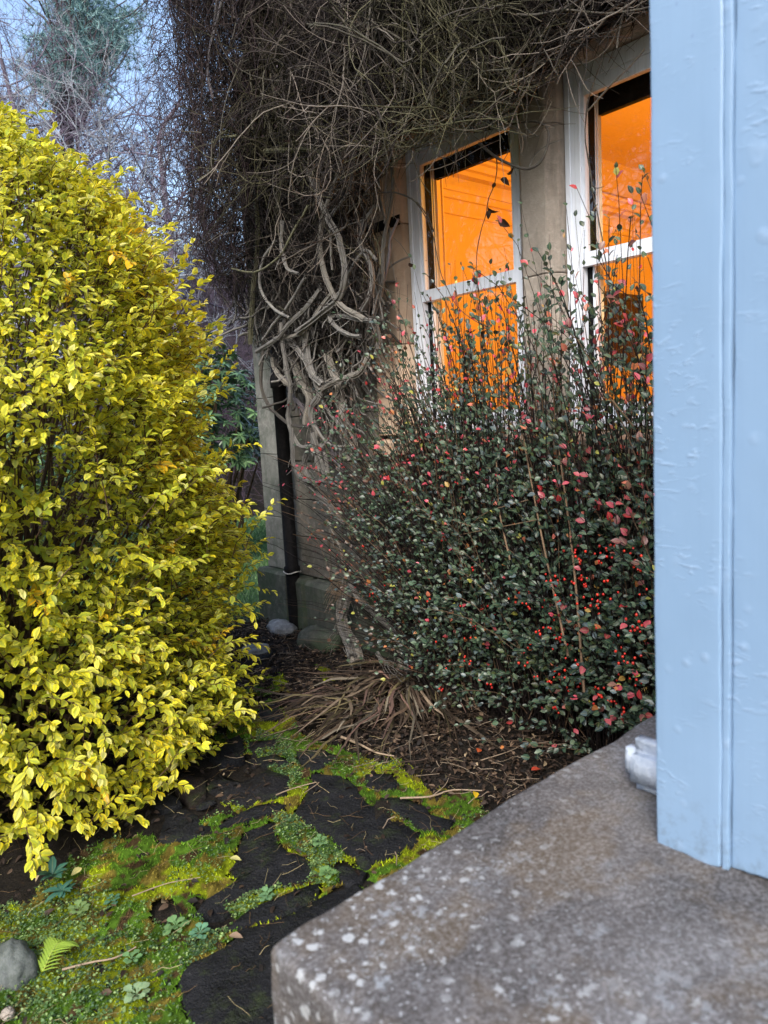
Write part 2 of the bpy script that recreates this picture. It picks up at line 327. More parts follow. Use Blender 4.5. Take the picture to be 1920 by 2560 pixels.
M['moss'] = attr_mat('moss_green', .85, .15, .35); M['needle'] = attr_mat('pine_needle', .7, .2, .1); M['tree'] = attr_mat('bare_tree_bark', .9, .1)

# ------------------------------------------------------------------ ground
def grid_sheet(name, x0, x1, y0, y1, nx, ny, zf, mat, keep=None):
    xs = np.linspace(x0, x1, nx); ys = np.linspace(y0, y1, ny); X, Y = np.meshgrid(xs, ys, indexing='ij'); P = np.column_stack([X.ravel(), Y.ravel()])
    V = np.column_stack([P, zf(P)]); i = np.arange(nx * ny).reshape(nx, ny)
    q = np.stack([i[:-1, :-1], i[1:, :-1], i[1:, 1:], i[:-1, 1:]], -1).reshape(-1, 4)
    if keep is not None: k = keep(P); q = q[k[q].all(1)]
    u, inv = np.unique(q, return_inverse=True); return np_mesh(name, V[u], [inv.reshape(-1, 4)], mat, smooth=True)
obj('ground', grid_sheet('ground', -45, 59, -40, 75, 2, 2, lambda P: np.full(len(P), -.06), M['bank']), kind='structure')
def soil_z(P): return .018 * noise(P, 3.0, 4) + .02 * noise(P, 14, 5, 2) - .012
obj('garden_soil', grid_sheet('garden_soil', -6.5, 1.2, -1.5, 5.8, 160, 150, soil_z, M['soil']), kind='structure')
def lawn_z(P): return .02 * noise(P, 1.2, 9) + .012 + .03 * np.clip(P[:, 1] - 5.4, 0, 30)
obj('lawn', grid_sheet('lawn', -7, 9, 5.2, 13, 60, 60, lawn_z, M['lawn']), kind='structure')
def hill_z(P):
    d = np.clip((P[:, 1] - 9) + .25 * (P[:, 0] - 4), 0, 60); return .05 + 9.5 * (1 - np.exp(-(d / 17) ** 1.6)) + .5 * noise(P, .35, 3) * np.clip(d / 5, 0, 1)
obj('hill', grid_sheet('hill', -45, 59, 9, 75, 90, 70, hill_z, M['bank']), kind='structure')

# ------------------------------------------------------------------ house
HOUSE = empty('house', (0, 2.5, 0), 'old sandstone house with lit sash windows and a black downpipe, half hidden by creeper', 'house')
WIN = [(2.555, 3.46), (1.40, 2.305)]            # openings along the wall (far window first)
ZS, ZH = 1.48, 3.24
core = Bag()
for y0, y1, z0, z1 in [(-2.5, 5.17, 0, ZS - .1), (-2.5, 5.17, ZH + .02, 5.6), (3.5, 5.17, ZS - .1, ZH + .02), (-2.5, 1.36, ZS - .1, ZH + .02), (2.345, 2.515, ZS - .1, ZH + .02)]:
    core.box(.062, .42, y0, y1, z0, z1)
core.box(.42, 8.0, 4.95, 5.17, 0, 5.6)
core.build('wall', M['mortar'], HOUSE)
def house_block(x0, x1, y0, y1, z0, z1, m, name='stone_block', bev=.009, rough=0.0):
    return obj(name, bevel_box(name, x0, x1, y0, y1, z0, z1, m, bev, 1, rough, 2 if rough else 0), HOUSE)
zc = .42; ci = 0
while zc < 5.3:
    h = rng.uniform(.24, .34); y = -2.4 + (ci % 2) * .25
    while y < 4.82:
        w = rng.uniform(.42, .75); y1 = min(y + w, 4.825)
        if y1 - y > .15:
            zt = zc + h; segs = [(y, y1)]
            if zt > ZS - .13 and zc < ZH + .32:           # leave room for the window surrounds
                segs = [(max(a, lo), min(b, hi)) for a, b in segs for lo, hi in ((-3, 1.13), (3.735, 5.0)) if min(b, hi) - max(a, lo) > .06]
            for a, b in segs:
                house_block(rng.uniform(-.012, .006), .066, a + .002, b - .002, zc + .002, zt - .002, M['stone'], bev=.005, rough=.006)
        y = y1
    zc += h; ci += 1
y = -2.4
while y < 4.78:                                           # base course
    w = rng.uniform(.7, 1.0); y1 = min(y + w, 4.79)
    if y1 - y > .1: house_block(-.115 + rng.uniform(-.008, .008), .066, y + .004, y1 - .004, -.1, .413, M['plinth'], 'plinth_stone', .03, .006)
    y = y1
for i, (z0, z1) in enumerate([(.44, .86), (.86, 1.36), (1.36, 1.80), (1.80, 2.3), (2.3, 2.75), (2.75, 3.3), (3.3, 3.8), (3.8, 4.3)]):
    house_block(-.035, .07, 4.83, 5.19, z0 + .001, z1 - .001, M['corner'], 'corner_stone', .005, .004)
    house_block(.0702, .5, 5.171, 5.19, z0 + .003, z1 - .003, M['corner'], 'corner_stone', .005)
house_block(-.12, .5, 4.80, 5.25, -.1, .437, M['plinth'], 'corner_stone', .02, .006)
# surrounds
def jamb(y_edge, sgn, zs, m, width=.27):
    for z0, z1 in zs:
        w = width
        poly = [(-.006, y_edge + sgn * .045), (-.006, y_edge + sgn * w), (.10, y_edge + sgn * w), (.10, y_edge), (.04, y_edge)]
        if sgn < 0: poly = poly[::-1]
        obj('jamb_stone', prism('jamb_stone', poly, z0 + .003, z1 - .003, m), HOUSE)
jamb(3.46, 1, [(1.48, 2.05), (2.05, 2.78), (2.78, 3.24)], M['dressed'])
jamb(1.40, -1, [(1.48, 2.2), (2.2, 3.24)], M['dressed'])
for z0, z1 in [(1.48, 2.28), (2.28, 3.0), (3.0, 3.24)]:
    obj('mullion', prism('mullion', [(-.006, 2.355), (-.006, 2.505), (.045, 2.553), (.16, 2.553), (.16, 2.307), (.045, 2.307)], z0 + .002, z1 - .002, M['mullion']), HOUSE)
def xz_prism(name, poly, y0, y1, m):
    me = prism(name, [(x, z) for x, z in poly], y0, y1, m, .004)
    for v in me.vertices: v.co = (v.co.x, v.co.z, v.co.y)
    me.flip_normals(); return obj(name, me, HOUSE)
for y0, y1 in [(1.13, 2.43), (2.432, 3.735)]:
    xz_prism('lintel', [(-.008, 3.285), (-.008, 3.56), (.12, 3.56), (.12, 3.243), (.035, 3.243)], y0, y1 - .004, M['mullion'])
    xz_prism('window_sill', [(-.07, 1.36), (-.07, 1.44), (.16, 1.478), (.16, 1.36)], y0, y1 - .004, M['dressed'])
# windows
def window(y0, y1):
    b = Bag(); w = .085
    b.box(.10, .152, y1 - w, y1 - .002, ZS, ZH); b.box(.10, .152, y0 + .002, y0 + w, ZS, ZH); b.box(.101, .153, y0 + w, y1 - w, ZH - .075, ZH - .002); b.box(.101, .24, y0 + w, y1 - w, ZS, ZS + .05)
    b.box(.192, .200, y1 - w - .030, y1 - w + .02, ZS, ZH); b.box(.207, .216, y1 - w - .032, y1 - w + .02, ZS, ZH)
    b.box(.092, .10, y1 - .03, y1 - .004, ZS, ZH - .004)
    fr = b.build('window', M['white'], HOUSE)
    s = Bag(); ya, yb = y0 + w, y1 - w
    s.box(.104, .146, ya - .01, yb + .012, 2.295, 2.362)                     # meeting rail of the outer sash
    s.box(.112, .146, ya + .001, ya + .022, 2.362, 3.16); s.box(.112, .146, yb - .020, yb - .001, 2.362, 3.16); s.box(.113, .146, ya + .022, yb - .020, 3.10, 3.163)
    s.build('sash', M['white'], fr)
    s2 = Bag(); s2.box(.158, .19, ya + .001, ya + .045, 1.53, 2.34); s2.box(.1505, .176, yb - .040, yb - .028, 1.53, 2.34); s2.box(.158, .19, ya + .045, yb - .022, 1.532, 1.61); s2.box(.158, .19, ya + .045, yb - .022, 2.30, 2.338)
    s2.build('sash', M['white'], fr)
    for x, za, zb in ((.128, 2.362, 3.10), (.172, 1.61, 2.30)):
        g = Bag(); g.box(x, x + .004, ya + .022, yb - .02, za, zb); g.build('pane', M['glass'], fr)
    d = Bag(); d.box(.2185, .25, y0 + .02, y1 - w - .034, 3.03, ZH); d.build('dark_band', M['dark'], fr)  # solid black band across the top of the panes
    d = Bag(); d.box(.148, .1905, y1 - w - .027, y1 - w + .03, ZS + .05, ZH - .08); d.box(.2005, .2065, y1 - w - .027, y1 - w + .03, ZS + .05, ZH - .08); d.build('slot_shade', M['dark'], fr)  # solid black strips stand in for shade in the gap beside the sash
    sh = Bag(); sh.flat = True
    for yy, sg in ((y1 - w, 1), (y0 + w, -1)):
        A = np.array([[.222, yy - sg * .030], [.45, yy + sg * .13]]); dv = unit(A[1] - A[0]); nv = np.array([-dv[1], dv[0]]) * sg
        for t0, t1, off, z0, z1 in [(0, 1, 0, ZS, ZH + .3), (.02, .22, -.012, ZS, ZH + .2), (.8, .98, -.012, ZS, ZH + .2), (.34, .68, -.006, 1.7, 2.28), (.34, .68, -.006, 2.4, 3.1)]:
            q = [A[0] + dv * .276 * t0 + nv * off, A[0] + dv * .276 * t1 + nv * off]; q += [q[1] + nv * .03, q[0] + nv * .03]
            V = [[*p_, z] for z in (z0, z1) for p_ in q]
            sh.add(V, [np.array([[0, 1, 2, 3], [4, 7, 6, 5], [0, 4, 5, 1], [1, 5, 6, 2], [2, 6, 7, 3], [3, 7, 4, 0]])])
    sh.build('shutter_panel', M['room'], fr)
for a, b_y in WIN: window(a, b_y)
# lit room
rm = Bag(); RX, RY0, RY1, RZ0, RZ1 = 6.6, -2.2, 4.9, .65, 4.35
rm.box(.43, RX, RY1, RY1 + .03, RZ0, RZ1); rm.box(.43, RX, RY0 - .1, RY0, RZ0, RZ1); rm.box(RX, RX + .1, RY0, RY1, RZ0, RZ1)
rm.box(.43, RX, RY0, RY1, RZ1, RZ1 + .1); rm.box(.43, RX, RY0, RY1, RZ0 - .1, RZ0)
rm.box(.4215, .43, -2.2, 1.2, RZ0, RZ1); rm.box(.4215, .43, 3.62, 4.9, RZ0, RZ1); rm.box(.4215, .43, 1.2, 3.62, 3.5, RZ1); rm.box(.4215, .43, 1.2, 3.62, RZ0, 1.4)
rm.build('room_wall', M['room'], HOUSE)
cn = Bag()
for z0, z1, d in [(3.42, 3.45, .03), (3.56, 3.62, .035), (3.62, 3.66, .06), (3.76, 3.80, .09), (3.80, 3.86, .14), (3.86, 3.89, .19), (3.98, 4.02, .05)]:
    cn.box(.44, RX - .01, RY1 - d, RY1 + .004, z0, z1); cn.box(RX - d, RX + .004, RY0 + .1, RY1 - .2, z0, z1)
cn.build('cornice', M['room'], HOUSE)
for px_, py_, e in ((2.0, 2.3, 52), (4.6, 1.8, 64)):
    ld = bpy.data.lights.new('room_lamp', 'POINT'); ld.energy = e; ld.color = (1.0, .45, .05); ld.shadow_soft_size = .25
    lo = link(bpy.data.objects.new('room_lamp', ld)); lo.location = (px_, py_, 3.0); parent(lo, HOUSE)
pc = empty('wall_picture', (4.85, 4.86, 2.1), 'dark brown square panel on the orange wall, seen through the near window', 'picture')
b = Bag()
for x0, x1, z0, z1 in ((4.42, 5.28, 2.82, 2.89), (4.42, 5.28, 2.08, 2.15), (4.42, 4.49, 2.15, 2.82), (5.21, 5.28, 2.15, 2.82)): b.box(x0, x1, 4.85, 4.893, z0, z1)
b.build('picture_frame', M['wood'], pc); b = Bag(); b.box(4.49, 5.21, 4.87, 4.893, 2.15, 2.82); b.build('picture_panel', M['wood'], pc)
# downpipe
def lathe(name, prof, x, y, m, n=20):
    th = np.arange(n) * 2 * PI / n; V = np.array([[x + r * math.cos(a), y + r * math.sin(a), z] for r, z in prof for a in th]); k = len(prof)
    i = np.arange(k * n).reshape(k, n); q = np.stack([i[:-1], np.roll(i, -1, 1)[:-1], np.roll(i, -1, 1)[1:], i[1:]], -1).reshape(-1, 4)
    return np_mesh(name, V, [q], m, smooth=True)
PXY = (-.105, 4.735); pr = []
for z in (-.05, .43): pr += [(.052, z)]
pr += [(.053, .45), (.062, .455), (.062, .50), (.05, .51), (.05, 1.86), (.064, 1.865), (.064, 1.95), (.05, 1.96), (.05, 5.0)]
dp = obj('downpipe', lathe('downpipe', pr, *PXY, M['iron']), HOUSE)
b = Bag(); b.box(-.08, -.02, 4.67, 4.80, 1.89, 1.93); b.build('bracket', M['iron'], dp)
th = np.linspace(0, 2 * PI, 20); cp = np.stack([PXY[0] + .066 * np.cos(th), PXY[1] + .066 * np.sin(th), .462 + .006 * np.sin(3 * th)], -1)[None]
b = Bag(); b.add(*tubes(cp, np.full((1, 20), .0045), 5, np.array([[.45, .43, .40]]))); b.build('tie_cord', M['twig'], dp)
b = Bag(); b.box(-.014, -.0065, 3.425, 3.74, 2.755, 2.815); b.build('iron_strap', M['iron'], HOUSE)

# ------------------------------------------------------------------ porch: low wall with coping, painted post
PW = empty('porch_wall', (-1.4, .2, 0), 'low porch wall with a broad lichen spotted coping stone under the blue post', 'wall')
def rounded_box(x0, x1, y0, y1, z0, z1, r, step):
    """dense box whose edges are rounded to radius r"""
    lo = np.array([x0, y0, z0]); hi = np.array([x1, y1, z1]); B = Bag()
    def ax(a, b_): 
        k = max(2, int((b_ - a - 2 * r) / step)); e = r * (1 - np.cos(np.linspace(0, PI / 2, 6))); return np.concatenate([a + e, np.linspace(a + r, b_ - r, k + 1)[1:-1], b_ - e[::-1]])
    for d in range(3):
        u, v = [k for k in range(3) if k != d]; U, V_ = np.meshgrid(ax(lo[u], hi[u]), ax(lo[v], hi[v]), indexing='ij'); i = np.arange(U.size).reshape(U.shape); q = np.stack([i[:-1, :-1], i[1:, :-1], i[1:, 1:], i[:-1, 1:]], -1).reshape(-1, 4)
        for side in (0, 1):
            P = np.zeros((U.size, 3)); P[:, u] = U.ravel(); P[:, v] = V_.ravel(); P[:, d] = (lo, hi)[side][d]
            B.add(P, [q if (side == 1) == (d != 1) else q[:, ::-1]])
    P = np.concatenate(B.V); c = np.clip(P, lo + r, hi - r); P = c + unit(P - c) * r; return P, [np.concatenate(f) for f in B.F.values()]
def weld(me):
    bm = bmesh.new(); bm.from_mesh(me); bmesh.ops.remove_doubles(bm, verts=bm.verts[:], dist=.0004); bm.to_mesh(me); bm.free(); return me
V, fs = rounded_box(-2.712, -.13, -.7, .897, .66, .85, .016, .02)
V = V + np.stack([noise(V, 7, 20) * .005, noise(V, 7, 24) * .006, noise(V, 5, 21) * .003 + noise(V, 26, 22) * .0012], 1)
crn = np.exp(-np.linalg.norm((V - [-2.712, .897, .85]) * [1, 1, .8], axis=1) / .06); V = V - crn[:, None] * np.array([-.004, .004, .005])
obj('coping_stone', weld(np_mesh('coping_stone', V, fs, M['coping'], smooth=True)), PW)
y = -.6
for zz, hh in ((-.1, .26), (.16, .27), (.43, .255)):
    xx = -2.62
    while xx < -.2:
        w = rng.uniform(.4, .62); obj('stone_block', bevel_box('stone_block', xx, min(xx + w, -.135) - .008, -.6, .79 + rng.uniform(-.008, .008), zz, zz + hh - .008, M['stone'], .01, 1, .005, 2), PW); xx += w
POST = empty('porch_post', (-2.0, .45, .85), 'pale blue painted porch post standing on the coping stone', 'post')
def board(y0, y1, x0, x1, z0, z1, seed, name='board', r=.0035):
    c, fs = rounded_box(x0, x1, y0, y1, z0, z1, r, .013); d = np.stack([noise(c * [1, 1, .7], 30, seed) * .0006 + noise(c, 7, seed + 5) * .0008, noise(c * [1, 1, .5], 26, seed + 1) * .0012, np.zeros(len(c))], 1)
    low = np.clip(1 - (c[:, 2] - z0) / .03, 0, 1); d[:, 2] += low * (noise(c, 45, seed + 2) * .006 + .003)
    return obj(name, weld(np_mesh(name, c + d, fs, M['blue'], smooth=True)), POST)
board(.508, .618, -2.095, -1.98, .846, 3.6, 31)
board(.22, .496, -2.083, -1.98, .853, 3.6, 41)
board(.4965, .5075, -2.0905, -1.985, .85, 3.6, 51, 'seam_strip', .0015)
# scrolled foot behind the post
bm = bmesh.new(); bmesh.ops.create_cube(bm, size=1)
for v in bm.verts: v.co = Vector((-1.945 + v.co.x * .07, .69 + v.co.y * .14, .904 + v.co.z * .102))
bmesh.ops.bevel(bm, geom=bm.edges[:], offset=.024, segments=4, affect='EDGES'); bmesh.ops.subdivide_edges(bm, edges=bm.edges[:], cuts=1, use_grid_fill=True)
c = np.array([v.co[:] for v in bm.verts]); g = np.exp(-((c[:, 2] - .925) / .006) ** 2) * .006
for v, e, q in zip(bm.verts, noise(c, 34, 61) * .0035, g):
    v.co += v.co.normalized() * 0; n_ = Vector((v.co.x + 1.945, v.co.y - .69, 0)); v.co += (n_.normalized() if n_.length else n_) * float(e - q)
for f in bm.faces: f.smooth = True
t = NT('lightened_chipped_blue_paint'); n = t.noise(t.coord(), 34, 4, .7); M['foot'] = t.done(t.mix(t.ramp(t.noise(t.coord(), 70, 3, .7), [(.64, 0), (.7, .7)]), t.ramp(n, [(.35, (.42, .49, .59)), (.65, (.55, .61, .69))]), (.12, .16, .26)), .5, t.bump(n, .8, .008), .4)  # blue paint lightened to offset the shadow the foot stands in
me = bpy.data.meshes.new('post_foot'); bm.to_mesh(me); bm.free(); me.materials.append(M['foot']); obj('post_foot', me, POST)

# ------------------------------------------------------------------ path: flags, moss, ground cover
PATH = obj('path', grid_sheet('path', -3.4, -.45, .9, 4.9, 60, 80, lambda P: np.minimum(soil_z(P), .0) - .02, M['soil']), kind='structure')
FLAGS = [
 [(778,1930),(845,1930),(890,1961),(921,2006),(1006,2050),(1046,2073),(1028,2109),(952,2135),(917,2162),(845,2109),(774,2055),(725,2024),(756,1988),(774,1961)],
 [(678,2048),(690,2075),(694,2100),(747,2122),(790,2146),(783,2172),(760,2190),(664,2220),(595,2245),(518,2277),(467,2288),(504,2245),(577,2200),(573,2158),(595,2121),(618,2071)],
 [(444,2451),(481,2405),(550,2364),(609,2314),(680,2290),(900,2200),(980,2300),(900,2560),(760,2640),(520,2600),(495,2556),(467,2506)],
 [(640,2262),(710,2228),(775,2206),(806,2200),(790,2245),(700,2278),(600,2312),(560,2320)],
 [(832,2160),(850,2146),(880,2156),(918,2172),(905,2200),(854,2204)],
 [(545,1930),(578,1962),(671,1917),(725,1935),(729,1961),(708,1984),(604,2001),(560,1999),(515,1965)],
 [(403,2094),(408,2030),(458,2011),(495,2030),(499,2055),(527,2064),(495,2080),(435,2094)],
 [(578,2035),(631,2010),(694,2001),(712,2010),(671,2030),(605,2048),(540,2062)],
 [(944,1988),(997,1988),(1064,2006),(1077,2033),(1140,2050),(1109,2068),(1055,2064),(1006,2030),(957,2010)],
 [(917,1930),(975,1926),(993,1952),(961,1970),(917,1961)],
 [(738,1872),(801,1868),(845,1881),(810,1912),(783,1917),(738,1899)],
 [(610,1848),(694,1839),(689,1863),(631,1874)],
 [(720,1738),(783,1734),(783,1756),(743,1774)],
 [(458,1929),(513,1938),(518,1985),(476,1995),(440,1960)],
 [(600,1628),(640,1610),(690,1622),(650,1650)],
 [(640,1760),(700,1750),(715,1785),(660,1800)],
 [(620,1895),(690,1880),(720,1905),(665,1910)],
 [(360,2000),(400,1970),(440,1985),(450,2005),(405,2022)],
 [(560,1850),(600,1830),(610,1880),(560,1905),(520,1890)],
 [(350,2160),(385,2130),(480,2105),(560,2090),(520,2140),(440,2190)]]
FLAGS = FLAGS[:-1]
flag_w = []
for i, fl in enumerate(FLAGS):
    w2 = on(fl, 2, .03)[:, :2]; c0 = w2.mean(0)
    pts = []
    for a, b_ in zip(w2, np.roll(w2, -1, 0)):
        n_ = max(1, int(np.linalg.norm(b_ - a) / .035))
        for k in range(n_): pts.append(a + (b_ - a) * k / n_)
    pts = np.array(pts); pts += np.stack([noise(pts, 9, 3), noise(pts, 9, 4)], 1) * .016; flag_w.append(pts); n_ = len(pts)
    z = .018 + rng.uniform(-.005, .006); inn = c0 + (pts - c0) * .965; inn2 = c0 + (pts - c0) * .55
    V = np.vstack([np.column_stack([pts, np.full(n_, -.05)]), np.column_stack([pts, np.full(n_, z - .008)]), np.column_stack([inn, z + .004 * noise(inn, 11, 6)]), np.column_stack([inn2, z + .006 * noise(inn2, 11, 7)]), [[*c0, z]]])
    ar = np.arange(n_); nx = (ar + 1) % n_; qs = [np.stack([ar + k * n_, nx + k * n_, nx + (k + 1) * n_, ar + (k + 1) * n_], 1) for k in range(3)]
    o = obj('flagstone', np_mesh('flagstone', V, [np.concatenate(qs), np.stack([ar + 3 * n_, nx + 3 * n_, np.full(n_, 4 * n_)], 1)], M['flag'], smooth=True), PATH)
def on_flag(P, grow=0):
    r = np.zeros(len(P), bool)
    for w2 in flag_w:
        c0 = w2.mean(0); r |= inpoly(P, c0 + (w2 - c0) * (1 + grow))
    return r
MOSS_PX = [(0,2700),(-100,2330),(0,2270),(120,2200),(230,2130),(330,2090),(440,2100),(600,2048),(560,2015),(640,1990),(705,1965),(650,1890),(560,1900),(520,1840),(600,1800),(690,1772),(740,1830),(850,1875),(960,1900),(1040,1940),(1090,1990),(1130,2000),(1100,1960),(1200,2000),(1260,2080),(1100,2200),(840,2240),(760,2330),(560,2700)]
moss_w = on(MOSS_PX, 2, 0.)[:, :2]
SIDE_PX = [[(900,1910),(1000,1890),(1060,1930),(1040,1960),(960,1975)], [(1060,1990),(1150,1985),(1220,2010),(1150,2060),(1080,2040)], [(620,1700),(700,1690),(720,1740),(650,1800),(560,1800)], [(780,1640),(840,1640),(860,1700),(800,1720)]]
side_w = [on(p_, 2, 0.)[:, :2] for p_ in SIDE_PX]
def moss_mask(P):
    Q = P + np.stack([noise(P, 6, 11), noise(P, 6, 12)], 1) * .05; m = inpoly(Q, moss_w) & (noise(P, 5, 15) > -.85)
    for w2 in side_w: m |= inpoly(Q, w2) & (noise(P, 11, 13) > -.1)
    return m & ~on_flag(P + np.stack([noise(P, 25, 14), noise(P, 25, 15)], 1) * .012, -.02)
def moss_z(P): return .012 + .012 * noise(P, 12, 16) + .007 * noise(P, 40, 17)
def moss_col(P):
    a = noise(P, 4.5, 18)[:, None]; b_ = noise(P, 15, 19)[:, None]; g = np.random.default_rng(3).random((len(P), 1))
    c = np.where(a > .12, lin(136, 150, 26), lin(84, 118, 34)); c = np.where(b_ > .36, lin(120, 108, 46), c); c = np.where(b_ < -.62, lin(80, 64, 42), c); c = c * (1 + .35 * noise(P, 8, 28)[:, None])
    return c * (.85 + .8 * g)
mm = grid_sheet('moss', -3.7, -.5, .9, 4.8, 260, 310, moss_z, M['moss'], moss_mask)
mv = np.empty(len(mm.vertices) * 3, np.float32); mm.vertices.foreach_get('co', mv); mv = mv.reshape(-1, 3)
mfac = np.empty(len(mm.polygons) * 4, np.int32); mm.loops.foreach_get('vertex_index', mfac)
B = Bag(); B.add(mv, [mfac.reshape(-1, 4)], moss_col(mv[:, :2]) * .6)
def blades(bag, P, z, h, w, col, lean=.6):
    n = len(P); a = rng.uniform(0, 2 * PI, n); d = np.stack([np.cos(a), np.sin(a), np.zeros(n)], 1); l = rng.normal(size=(n, 3)) * [lean, lean, 0]
    base = np.column_stack([P, z]); V = np.stack([base - d * w[:, None], base + d * w[:, None], base + (np.array([0, 0, 1]) + l) * h[:, None]], 1)
    bag.add(V.reshape(-1, 3), [np.arange(n * 3).reshape(n, 3)], np.repeat(col, 3, 0))
P = np.column_stack([rng.uniform(-3.6, -.6, 150000), rng.uniform(.95, 4.6, 150000)]); P = P[moss_mask(P)][:70000]; n = len(P)
blades(B, P, moss_z(P) - .002, rng.uniform(.005, .014, n), rng.uniform(.0012, .003, n), moss_col(P) * 1.25)
B.build('moss', M['moss'], None, kind='stuff', label='yellow green moss growing in the joints between the flagstones')
# tiny creeping leaves over the moss
small = leaf_template([(.3, .36), (.7, .36)], .2, .15)
B = Bag()
P = np.column_stack([rng.uniform(-3.6, -.8, 330000), rng.uniform(.95, 3.9, 330000)]); q = proj(np.column_stack([P, np.zeros(len(P))]))
left = np.clip((480 - q[:, 0]) / 260, 0, 1) * np.clip((q[:, 1] - 2200) / 80, 0, 1)
strip = inpoly(q[:, :2], [(680,2040),(740,2050),(850,2140),(870,2180),(830,2230),(780,2220),(770,2150),(690,2100)]) | inpoly(q[:, :2], [(640,1830),(720,1850),(760,1950),(690,2010),(700,1950),(640,1900)]) | inpoly(q[:, :2], [(500,2300),(640,2240),(720,2210),(660,2270),(480,2420),(440,2450)])
keep = moss_mask(P) & (rng.random(len(P)) < np.clip(left * .5 * (noise(P, 3, 25) > -.3) + strip * .8 + .16 * (noise(P, 6, 26) > .2), 0, 1)); P = P[keep][:60000]; n = len(P)
a = rng.uniform(0, 2 * PI, n); X = np.stack([np.cos(a), np.sin(a), rng.uniform(-.1, .6, n)], 1); N_ = np.stack([rng.normal(0, .4, n), rng.normal(0, .4, n), np.ones(n)], 1)
gcol = np.where(rng.random((n, 1)) < .3, lin(150, 178, 110), np.where(noise(P, 5, 27)[:, None] > 0, lin(92, 128, 76), lin(70, 104, 70))) * rng.uniform(.5, 1.1, (n, 1))
stamp(B, small, frames(X, N_), np.column_stack([P, moss_z(P) + rng.uniform(.003, .016, n)]), rng.uniform(.004, .0105, n), gcol)
B.build('ground_cover', M['weed'], None, kind='stuff', label='tiny creeping green leaves spread over the mossy ground')
# lawn grass
B = Bag(); P = np.column_stack([rng.uniform(-1.5, 3.0, 26000), rng.uniform(5.3, 10, 26000)]); n = len(P)
blades(B, P, lawn_z(P), rng.uniform(.03, .09, n), rng.uniform(.003, .006, n), np.where(rng.random((n, 1)) < .3, lin(150, 180, 130), lin(96, 136, 82)) * rng.uniform(.6, 1.1, (n, 1)), .5)
B.build('grass', M['moss'], None, kind='stuff', label='pale green lawn grass beyond the house corner')
# leaf litter and fine twigs on the soil
B = Bag()
P = np.column_stack([rng.uniform(-3.2, -.12, 42000), rng.uniform(.9, 5.6, 42000)]); pm = moss_mask(P)
bed = np.clip((P[:, 0] + 1.45 + .22 * (P[:, 1] - 3.2) + .15 * noise(P, 2, 31)) / .25, 0, 1)
keep = (rng.random(len(P)) < np.where(pm | on_flag(P), .08, .1 + .9 * bed)); P = P[keep]; n = len(P)
a = rng.uniform(0, 2 * PI, n); X = np.stack([np.cos(a), np.sin(a), rng.normal(0, .35, n)], 1); N_ = np.stack([rng.normal(0, .6, n), rng.normal(0, .6, n), np.ones(n)], 1)
pal = np.array([lin(44, 34, 28), lin(62, 50, 42), lin(30, 26, 24), lin(84, 68, 54), lin(120, 100, 82), lin(170, 150, 120)]); lc_ = pal[rng.choice(6, n, p=[.3, .25, .24, .13, .06, .02])]
stamp(B, leaf_template([(.3, .25), (.7, .2)], .4, .3), frames(X, N_), np.column_stack([P, np.maximum(soil_z(P), -.004) + rng.uniform(.004, .03, n)]), np.column_stack([rng.uniform(.012, .04, n)] * 3), lc_)
n = 2300; P = np.column_stack([rng.uniform(-2.0, -.15, n), rng.uniform(1.0, 5.2, n)])
kp = rng.random(n) < np.clip((P[:, 0] + 1.5 + .2 * (P[:, 1] - 3.2)) / .3, .05, 1); P = P[kp]; n = len(P); a = rng.uniform(0, 2 * PI, n); L = rng.uniform(.03, .16, n)
s = np.linspace(-.5, .5, 4); pt = np.column_stack([P, .012 + rng.uniform(.005, .03, n)])[:, None] + np.stack([np.cos(a), np.sin(a), rng.normal(0, .12, n)], 1)[:, None] * (L[:, None] * s)[:, :, None] + rng.normal(0, .004, (n, 4, 3))
B.add(*tubes(pt, np.repeat(rng.uniform(.0009, .0024, n)[:, None], 4, 1), 3, np.where(rng.random((n, 1)) < .3, lin(165, 148, 128), lin(92, 76, 62)) * rng.uniform(.5, 1, (n, 1))))
n = 900; P = np.column_stack([rng.uniform(-3.3, -.9, n), rng.uniform(1.2, 4.0, n)]); a = rng.normal(.5, .8, n); L = rng.uniform(.02, .11, n)
pt = np.column_stack([P, .024 + rng.uniform(.0, .014, n)])[:, None] + np.stack([np.cos(a), np.sin(a), rng.normal(0, .08, n)], 1)[:, None] * (L[:, None] * s)[:, :, None] + rng.normal(0, .003, (n, 4, 3))
B.add(*tubes(pt, np.repeat(rng.uniform(.0005, .0011, n)[:, None], 4, 1), 3, np.where(rng.random((n, 1)) < .5, lin(186, 172, 130), lin(120, 96, 66)) * rng.uniform(.5, 1, (n, 1))))
B.build('leaf_litter', M['dry'], None, kind='stuff', label='dark leaf litter, bark bits and fine twigs on the bed by the wall')
